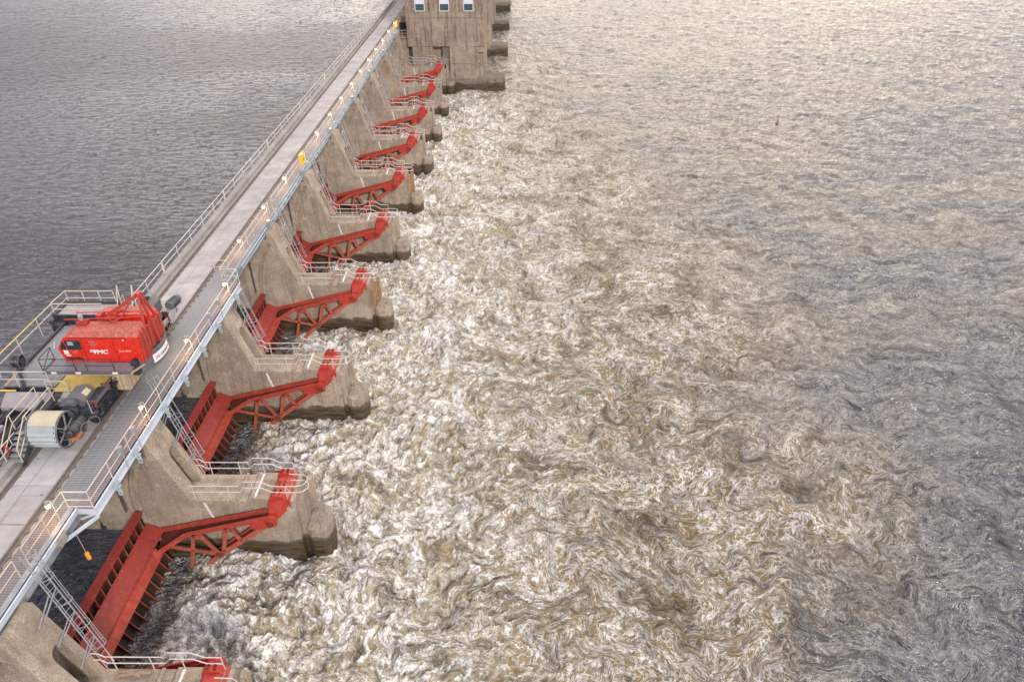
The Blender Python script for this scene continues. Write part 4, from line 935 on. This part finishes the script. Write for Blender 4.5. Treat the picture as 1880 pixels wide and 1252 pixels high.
# reel on its post, electrical stack, extinguisher
rp = C_(MB().beam((-28.55, 33.05, 11.9), (-29.15, 33.9, 12.75), .18, .3), 'reel_post', BLACK, bev=.01)
re = MB()
for k in range(4): re.torus((-29.3 + .1 * k, 34.1, 13.0), (1, 0, 0), .33 + .03 * (k % 2), .06, 18, 6)
re.cyl((-29.4, 34.1, 13.0), (-28.85, 34.1, 13.0), .2, 12); re = re.obj('hose_reel', BLACK, ca)
for xf in (-28.85, -29.45): MB().torus((xf, 34.1, 13.0), (1, 0, 0), .42, .03, 20, 5).obj('reel_rim', GREYM, re)
C_(MB().box(-30.6, -29.6, 31.2, 32.0, 11.0, 12.6).box(-30.5, -29.9, 30.2, 30.9, 10.8, 12.2).cyl((-30.2, 31.6, 12.6), (-29.7, 31.6, 12.6), .2, 12), 'machinery_cabinet', BLACK, bev=.02)
C_(MB().cyl((-30.6, 32.4, 12.15), (-28.6, 32.4, 12.15), .05, 8), 'yellow_bar', YEL)
w_ = MB()
for k in range(7): w_.tube([(-29.3 + .15 * k, 30.6, 11.9), (-29.0 + .12 * k, 29.8 - .1 * k, 12.0 + .1 * (k % 3)), (-28.4 + .1 * k, 29.1, 11.4), (-28.9, 28.4 + .1 * k, 11.0)], .018, 5)
C_(w_, 'cable_bundle', CABLE)
C_(MB().box(-28.5, -28.0, 29.3, 29.9, 11.5, 11.75).box(-29.2, -28.7, 28.6, 29.6, 11.2, 11.5), 'terminal_box', GALV, bev=.01)
C_(MB().box(-30.2, -27.5, 26.5, 31.9, 10.9, 11.05).box(-28.8, -28.6, 26.0, 31.8, 11.05, 11.4).beam((-30.0, 27.0, 11.2), (-27.6, 29.0, 11.2), .12, .2).beam((-27.9, 27.2, 10.8), (-27.9, 31.8, 11.2), .15, .25), 'lower_frame', BLACK)
ex = C_(MB().cyl((-27.05, 28.35, 11.05), (-27.05, 28.35, 11.55), .1, 12).cyl((-27.05, 28.35, 11.55), (-27.05, 28.35, 11.68), .04, 8), 'fire_extinguisher', RED_T)
# turntable box
C_(MB().cyl((-24.0, 35.6, 11.95), (-24.0, 35.6, 12.85), 1.35, 32), 'turntable', BLACK)
tb = C_(MB().box(-23.75, -22.85, 33.7, 35.8, 11.2, 12.5), 'timber_box', TAN, bev=.02)
sv = MB()
for k in range(5): sv.box(-22.86, -22.83, 33.8 + k * .42, 33.84 + k * .42, 11.25, 12.45)
for k in range(3): sv.box(-23.7 + k * .3, -23.66 + k * .3, 33.67, 33.70, 11.25, 12.45)
sv.obj('batten', CREAM, tb)

# ------------------------------------------------------------------ red crane
kr = thing('red_crane', 'red slewing crane with a windowed cab, A-frame and FMC lettering on its side', 'crane')
K = lambda mb, n, m, p=kr, bev=0, sm=False: mb.obj(n, m, p, bev, sm)
HZ0, HZ1 = 13.02, 14.98
body = MB().prism([(-26.22, HZ0), (-21.72, HZ0), (-21.62, 14.2), (-21.62, 14.72), (-25.62, 14.72), (-25.9, 14.65), (-26.42, 13.95)], 34.0, 35.3)
body = K(body, 'house', REDC, bev=.03)
roof = MB().add([(-25.62, 34.0, 14.70), (-21.62, 34.0, 14.70), (-21.62, 35.3, 14.70), (-25.9, 35.3, 14.66), (-25.3, 34.22, 15.02), (-21.85, 34.22, 15.02), (-21.85, 35.28, 15.02), (-25.3, 35.28, 15.02)],
                [(0, 1, 5, 4), (1, 2, 6, 5), (2, 3, 7, 6), (3, 0, 4, 7), (4, 5, 6, 7), (3, 2, 1, 0)])
rf = roof.obj('roof', REDF, body, .03)
far = MB().prism([(-24.9, HZ0), (-21.7, HZ0), (-21.7, 14.8), (-21.9, 15.0), (-24.6, 15.0), (-24.9, 14.8)], 35.95, 36.95)
farb = K(far, 'house_rear', REDC, bev=.03)
MB().box(-24.6, -21.95, 36.0, 36.9, 14.99, 15.03).obj('rear_roof', REDF, farb)
K(MB().box(-25.6, -21.7, 35.3, 35.95, 13.02, 14.2), 'machinery_well', REDF)
mw = MB()
for k in range(6): mw.cyl((-24.6 + k * .45, 35.4, 14.35), (-24.6 + k * .45, 35.9, 14.35), .16 + .04 * (k % 2), 12)
K(mw, 'hoist_drum', RED_R)
# windows and doors on the near side
def pane(name, pts, mt, off, parent, th=.012):
    k = len(pts); return MB().add([(x, 34.0 - off, z) for x, z in pts] + [(x, 34.0 - off + th, z) for x, z in pts], [tuple(range(k)), tuple(range(2 * k - 1, k - 1, -1))] + [(i, i + k, (i + 1) % k + k, (i + 1) % k) for i in range(k)]).obj(name, mt, parent)
for pts in ([(-25.82, 13.92), (-25.06, 13.92), (-25.02, 14.42), (-25.08, 14.5), (-25.78, 14.5), (-25.84, 14.42)], [(-26.22, 13.92), (-25.92, 13.9), (-25.92, 14.2), (-26.0, 14.42), (-26.06, 14.42)]):
    cx = sum(p[0] for p in pts) / len(pts); cz = sum(p[1] for p in pts) / len(pts)
    fr = pane('window', [(cx + (x - cx) * 1.10, cz + (z - cz) * 1.12) for x, z in pts], BLACK, .014, body)
    pane('pane', pts, GLASS, .022, fr)
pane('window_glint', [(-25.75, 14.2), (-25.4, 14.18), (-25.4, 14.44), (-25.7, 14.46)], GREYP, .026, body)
pane('white_notice', [(-26.12, 13.58), (-25.86, 13.58), (-25.86, 13.84), (-26.12, 13.84)], TXTW, .016, body)
pane('white_notice', [(-26.05, 13.44), (-25.8, 13.44), (-25.8, 13.53), (-26.05, 13.53)], TXTW, .016, body)
pane('faded_patch', [(-24.45, 14.2), (-24.15, 14.1), (-24.05, 14.3), (-24.25, 14.52), (-24.5, 14.5)], REDF, .008, body)
pane('faded_patch', [(-25.6, 13.6), (-25.35, 13.6), (-25.35, 13.8), (-25.6, 13.8)], REDF, .008, body)
pane('scuffed_patch', [(-26.1, 13.15), (-25.85, 13.12), (-25.6, 13.2), (-25.3, 13.1), (-25.1, 13.25), (-25.3, 13.4), (-25.7, 13.34), (-26.1, 13.38)], RED_R, .008, body)
seam = MB()
for x in (-24.92, -23.1): seam.box(x, x + .025, 33.988, 34.0, 13.1, 14.62)
seam.box(-25.7, -22.3, 33.97, 34.0, 14.66, 14.70)
seam.obj('door_seam', RED_R, body)
textobj('lettering', 'FMC', .36, TXTW, body, (-24.42, 33.985, 13.62), (1, 0, 0), (0, 0, 1), .008, .25, 1.15, .014)
pane('logo_bar', [(-24.62, 13.73), (-24.36, 13.73), (-24.34, 13.79), (-24.60, 13.79)], TXTW, .012, body)
pane('logo_bar', [(-24.58, 13.84), (-24.32, 13.84), (-24.30, 13.89), (-24.56, 13.89)], TXTW, .012, body)
textobj('lettering', 'Link-Belt', .19, TXTY, body, (-22.92, 33.988, 13.74), (1, 0, 0), (0, 0, 1), .006, .1)
pane('white_notice', [(-22.52, 14.5), (-22.44, 14.5), (-22.44, 14.58), (-22.52, 14.58)], TXTW, .012, body)
K(MB().cyl((-26.55, 33.9, 14.0), (-26.55, 34.2, 14.3), .06, 8), 'mirror', GALV)
# roof box with insulator
K(MB().box(-25.35, -24.75, 34.75, 35.2, 15.0, 15.22), 'roof_hatch', RED_T, bev=.02)
K(MB().cyl((-25.1, 35.0, 15.2), (-25.1, 35.0, 15.6), .06, 8).cyl((-25.1, 35.0, 15.35), (-25.1, 35.0, 15.42), .13, 10).cyl((-25.1, 35.0, 15.5), (-25.1, 35.0, 15.56), .13, 10), 'roof_beacon', GALV)
# ribbed right end wall and ladder
en = MB()
for k in range(8): en.box(-21.68, -21.52 + .04 * (k % 2), 34.1 + k * .35, 34.32 + k * .35, 13.1, 14.75)
K(en, 'end_panels', RED_O, bev=.01)
ld = MB(); ld.beam((-21.45, 34.25, 13.1), (-21.55, 34.25, 15.0), .04, .05).beam((-21.45, 34.62, 13.1), (-21.55, 34.62, 15.0), .04, .05)
for k in range(8): ld.cyl((-21.46 - .01 * k, 34.25, 13.25 + k * .22), (-21.46 - .01 * k, 34.62, 13.25 + k * .22), .016, 5)
K(ld, 'end_ladder', RED_T)
# A-frame
ap = Vector((-21.75, 35.75, 16.55))
af = MB().beam(ap + Vector((0, -.12, 0)), (-21.55, 34.9, 14.6), .12, .14).beam(ap, (-21.35, 35.7, 13.4), .14, .16).beam(ap + Vector((0, .12, 0)), (-21.55, 36.4, 14.6), .12, .14)
af.cyl(ap + Vector((-.05, -.22, 0)), ap + Vector((-.05, .25, 0)), .13, 14).cyl(ap + Vector((-.35, -.2, -.2)), ap + Vector((-.35, .2, -.2)), .11, 12)
K(af, 'gantry_frame', RED_T, bev=.01)
bs = MB().beam(ap + Vector((-.2, -.15, -.1)), (-24.1, 35.35, 15.05), .09, .12).beam(ap + Vector((-.2, .15, -.1)), (-24.1, 35.9, 15.05), .09, .12)
for k in range(7):
    f = .15 + k * .12; p = ap.lerp(Vector((-24.1, 35.6, 15.05)), f); bs.beam(p + Vector((0, -.18, -.03)), p + Vector((0, .2, -.03)), .04, .06)
bs.cyl((-23.9, 35.3, 15.15), (-23.3, 35.3, 15.3), .1, 8).cyl((-23.4, 35.7, 15.3), (-22.9, 35.7, 15.5), .09, 8)
K(bs, 'back_stay', RED_T, bev=.005)
bm = MB().cyl((-26.1, 35.0, 15.28), (-23.4, 35.12, 15.32), .035, 6).cyl((-25.9, 35.9, 15.2), (-21.8, 35.9, 15.3), .035, 6).cyl((-23.5, 35.1, 15.3), (-21.7, 35.4, 15.25), .035, 6).box(-24.5, -24.2, 35.4, 35.9, 15.0, 15.3)
bm.tube([(-23.7, 35.2, 15.25), (-23.3, 35.0, 15.15), (-22.9, 35.2, 15.3), (-22.3, 35.5, 16.1)], .05, 6)
K(bm, 'boom_rods', RED_T)
hs = MB().tube([(-24.4, 35.5, 15.1), (-24.0, 35.2, 15.2), (-23.5, 35.5, 15.2), (-23.0, 35.3, 15.12)], .04, 6); K(hs, 'rope', BLACK)
# walkway round the house
K(MB().box(-27.0, -22.1, 33.08, 33.99, 12.96, 13.01).box(-27.0, -26.3, 33.99, 34.3, 12.96, 13.01), 'side_walkway', GRAT)
K(MB().box(-27.02, -22.1, 33.0, 33.08, 12.86, 13.06).box(-27.1, -27.02, 33.0, 34.3, 12.86, 13.06), 'walkway_edge', GREYM, bev=.01)
K(MB().beam((-27.0, 33.02, 12.84), (-22.15, 33.02, 12.84), .05, .05).beam((-22.15, 33.02, 12.88), (-21.7, 34.0, 12.88), .08, .1), 'edge_trim', TAN)
for x0, x1 in ((-27.05, -25.15), (-24.5, -22.95)):
    o = K(MB().tube([(x0, 33.04, 13.0), (x0, 33.04, 13.88), (x1, 33.04, 13.88), (x1, 33.04, 13.0)], .026, 6).cyl((x0, 33.04, 13.42), (x1, 33.04, 13.42), .02, 6), 'walkway_railing', BLACK)
K(MB().tube([(-27.05, 33.04, 13.88), (-27.05, 34.25, 13.88), (-27.05, 34.25, 13.0)], .026, 6).beam((-27.05, 33.1, 13.1), (-27.05, 34.2, 13.8), .03, .03).beam((-27.05, 34.2, 13.1), (-27.05, 33.1, 13.8), .03, .03), 'end_gate', BLACK)
for x in (-26.6, -25.2, -23.1): K(MB().box(x, x + .3, 32.985, 33.0, 12.9, 13.02), 'name_plate', TXTW)
# counterweight tail
def cw(r, n=14, a0=-.80, a1=.80): return [(-23.75 + r * math.cos(a0 + (a1 - a0) * k / n), 35.65 + r * math.sin(a0 + (a1 - a0) * k / n)) for k in range(n + 1)]
c = K(MB().prismz(cw(2.48) + cw(2.0)[::-1], 12.3, 13.28), 'counterweight', GREYM, bev=.03)
MB().prismz(cw(2.35) + cw(1.85)[::-1], 13.28, 13.36).obj('counterweight_top', BLACK, c)
MB().box(-22.3, -21.95, 33.6, 34.3, 12.35, 13.3).obj('counterweight_end', BLACK, c, .04)
sgn = MB().prismz(cw(2.50, 10, -.42, .28) + cw(2.485, 10, -.42, .28)[::-1], 12.5, 13.05).obj('sign', TXTW, c)
word = 'FMC CORPORATION'
for k, chh in enumerate(word):
    if chh == ' ': continue
    a = -.38 + .62 * k / len(word) + .012; rr2 = 2.505
    textobj('sign_letter', chh, .26 if k < 3 else .2, TXTR if k < 3 else BLACK, sgn, (-23.75 + rr2 * math.cos(a), 35.65 + rr2 * math.sin(a), 12.66), (-math.sin(a), math.cos(a), 0), (0, 0, 1), .004, .2)
# ------------------------------------------------------------------ control building
bd = thing('control_building', 'tall brown concrete building with three white framed windows at the end of the gates', 'building')
YB = 138.0
XL, XR = -20.05, -6.33
w0 = MB()
w0.box(XL, -12.6, YB + .0, YB + 13, 8.0, 24)               # upper left mass over the opening
w0.box(-12.6, -8.4, YB, YB + 13, 2.4, 24)
w0.prismz([(-8.4, YB)] + [(-8.4 + 2.1 * math.sin(a), YB + 2.0 - 2.0 * math.cos(a)) for a in [k * math.pi / 16 for k in range(9)]] + [(XR, YB + 11), (-8.4, YB + 13)], 2.4, 7.0)
w0.box(-8.4, XR, YB, YB + 13, 7.0, 24)
wo = w0.obj('wall', CONC_B, bd)
# pilasters and recesses round the windows are solid relief
rel = MB()
zc = 13.75
pil = [(XL, -19.15), (-15.85, -14.95), (-11.6, -10.7), (-7.2, XR)]
for a, b in pil: rel.box(a, b, YB - .14, YB - .003, zc, 24)
rel.box(XL, XR, YB - .14, YB - .003, 8.0, 12.72); rel.box(XL, XR, YB - .14, YB - .003, 12.78, zc)
rel.box(XL - .02, XR + .02, YB - .16, YB - .14, 12.4, 12.44)
rel.box(-12.6, XR - 2.0, YB - .10, YB - .003, 5.05, 8.0)
rel.obj('relief', CONC_B, bd)
sill = MB()
for a, b in ((-19.15, -15.85), (-14.95, -11.6), (-10.7, -7.2)): sill.box(a + .35, b - .35, YB - .2, YB - .143, zc - .06, zc + .1)
sill.obj('sill_course', CONC_B, bd)
for xc in (-17.48, -13.18, -8.94):
    f = MB(); x0, x1, z0, z1 = xc - .86, xc + .86, 13.86, 17.2
    f.box(x0, x0 + .1, YB - .1, YB - .004, z0, z1).box(x1 - .1, x1, YB - .1, YB - .004, z0, z1).box(x0 + .1, x1 - .1, YB - .1, YB - .004, z0, z0 + .1).box(x0 + .1, x1 - .1, YB - .1, YB - .004, z1 - .1, z1)
    f = f.obj('window', WIN_W, bd)
    MB().box(x0 + .1, x1 - .1, YB - .05, YB - .02, z0 + .1, z1 - .1).obj('pane', GLASSB, f)
    MB().box(x0 + .12, x1 - .12, YB - .075, YB - .052, z0 + 1.15, z1 - .1).obj('blind', BLIND, f)
    MB().box(x0 + .1, x1 - .1, YB - .085, YB - .05, z0 + .55, z0 + .6).obj('glazing_bar', GREYM, f)
# opening at the foot
MB().box(XL - 1.4, -12.65, YB + .9, YB + 1.2, 4.9, 8.4).obj('recess_wall', CONC, bd)
MB().box(-19.3, -15.6, YB - .12, YB + .85, 5.0, 7.94).obj('hoist_block', CONC_B, bd, .05)
MB().box(-19.3, -15.6, YB - .15, YB - .12, 6.2, 6.3).obj('block_ledge', CONC_D, bd)
MB().box(-13.9, -12.66, YB + .2, YB + .85, 2.2, 7.9).obj('dark_recess', CONC_D, bd)
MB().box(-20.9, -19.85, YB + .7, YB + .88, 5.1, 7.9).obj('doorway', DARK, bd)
MB().box(XL - 2.2, XL, YB + .3, YB + 12, -5, 9.4).obj('side_wall', CONC_B, bd)
MB().box(XL - 1.7, XL - .02, YB + .1, YB + 2.4, 9.4, 9.55).box(XL - 2.1, XL - .02, YB + 2.4, YB + 9, 9.5, 12.6).obj('side_landing', CONC_B, bd)
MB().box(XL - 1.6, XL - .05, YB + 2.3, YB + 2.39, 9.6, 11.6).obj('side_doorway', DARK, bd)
rl('landing_railing', [(XL - 1.65, YB + .15), (XL - .05, YB + .15)], [(XL - 1.65, YB + .15), (XL - .9, YB + .15), (XL - .1, YB + .15)], PIPE, 9.6, 10.7, bd)
rl('foot_railing', [(-20.6, YB - .1), (-16.0, YB - .1), (-14.9, YB - .1)], [(-19.4, YB - .1), (-17.0, YB - .1), (-15.2, YB - .1)], PIPE, 5.0, 6.15, bd)
rl('foot_railing', [(-14.0, YB + .15), (-12.7, YB + .15)], [(-13.95, YB + .15), (-12.75, YB + .15)], PIPE, 2.4, 3.5, bd)
base = MB().prismz([(-13.4, YB - .12), (-6.4, YB - .12), (-3.6, YB + .5), (-2.75, YB + 1.6), (-2.65, YB + 2.6), (-2.9, YB + 3.8), (-4.2, YB + 4.7), (-6.4, YB + 5.6), (-13.4, YB + 9)], -6, 2.4)
base.obj('base_ledge', CONC_D, bd, .12)
MB().box(-6.9, -6.2, YB + 4, YB + 9, 2.4, 24).obj('end_buttress', CONC_B, bd, .1)
MB().tube([(-6.6, YB - .17, 18), (-6.6, YB - .17, 15.0)], .05, 6).obj('downpipe', GALV, bd)
sw = MB().box(-23.9, -23.1, YB + 6, 420, -6, 3.3).obj('river_sill', CONC_D); sw['kind'] = 'structure'
# roller gate piers beyond
rp0 = None
for i, (yy, xw) in enumerate(((167, -6.9), (194, -6.6), (220, -6.4), (244, -6.3))):
    if rp0 is None:
        rp0 = thing('roller_pier', '', 'pier', group='massive piers beyond the building')
        MB().prismz([(-24, 0), (-6.5, 0), (-5.9, 1.2), (-5.9, 3.6), (-6.5, 4.8), (-24, 4.8)], -6, 24).obj('pier_tower', CONC_B, rp0, .1)
        MB().prismz([(-12, -.1), (-3.2, .6), (-2.5, 1.4), (-2.5, 3.4), (-3.2, 4.2), (-12, 4.9)], -6, 2.3).obj('base_ledge', CONC_D, rp0, .12)
        MB().box(-12, -6.4, -.14, -.11, 2.25, 2.45).obj('water_band', GREYP, rp0)
        c = rp0
    else: c = dup(rp0)
    c.location = (0, yy - 2, 0); c['label'] = 'massive concrete pier with a low grey footing beyond the building, %s of the row' % ORD[i]
    c['category'] = 'pier'
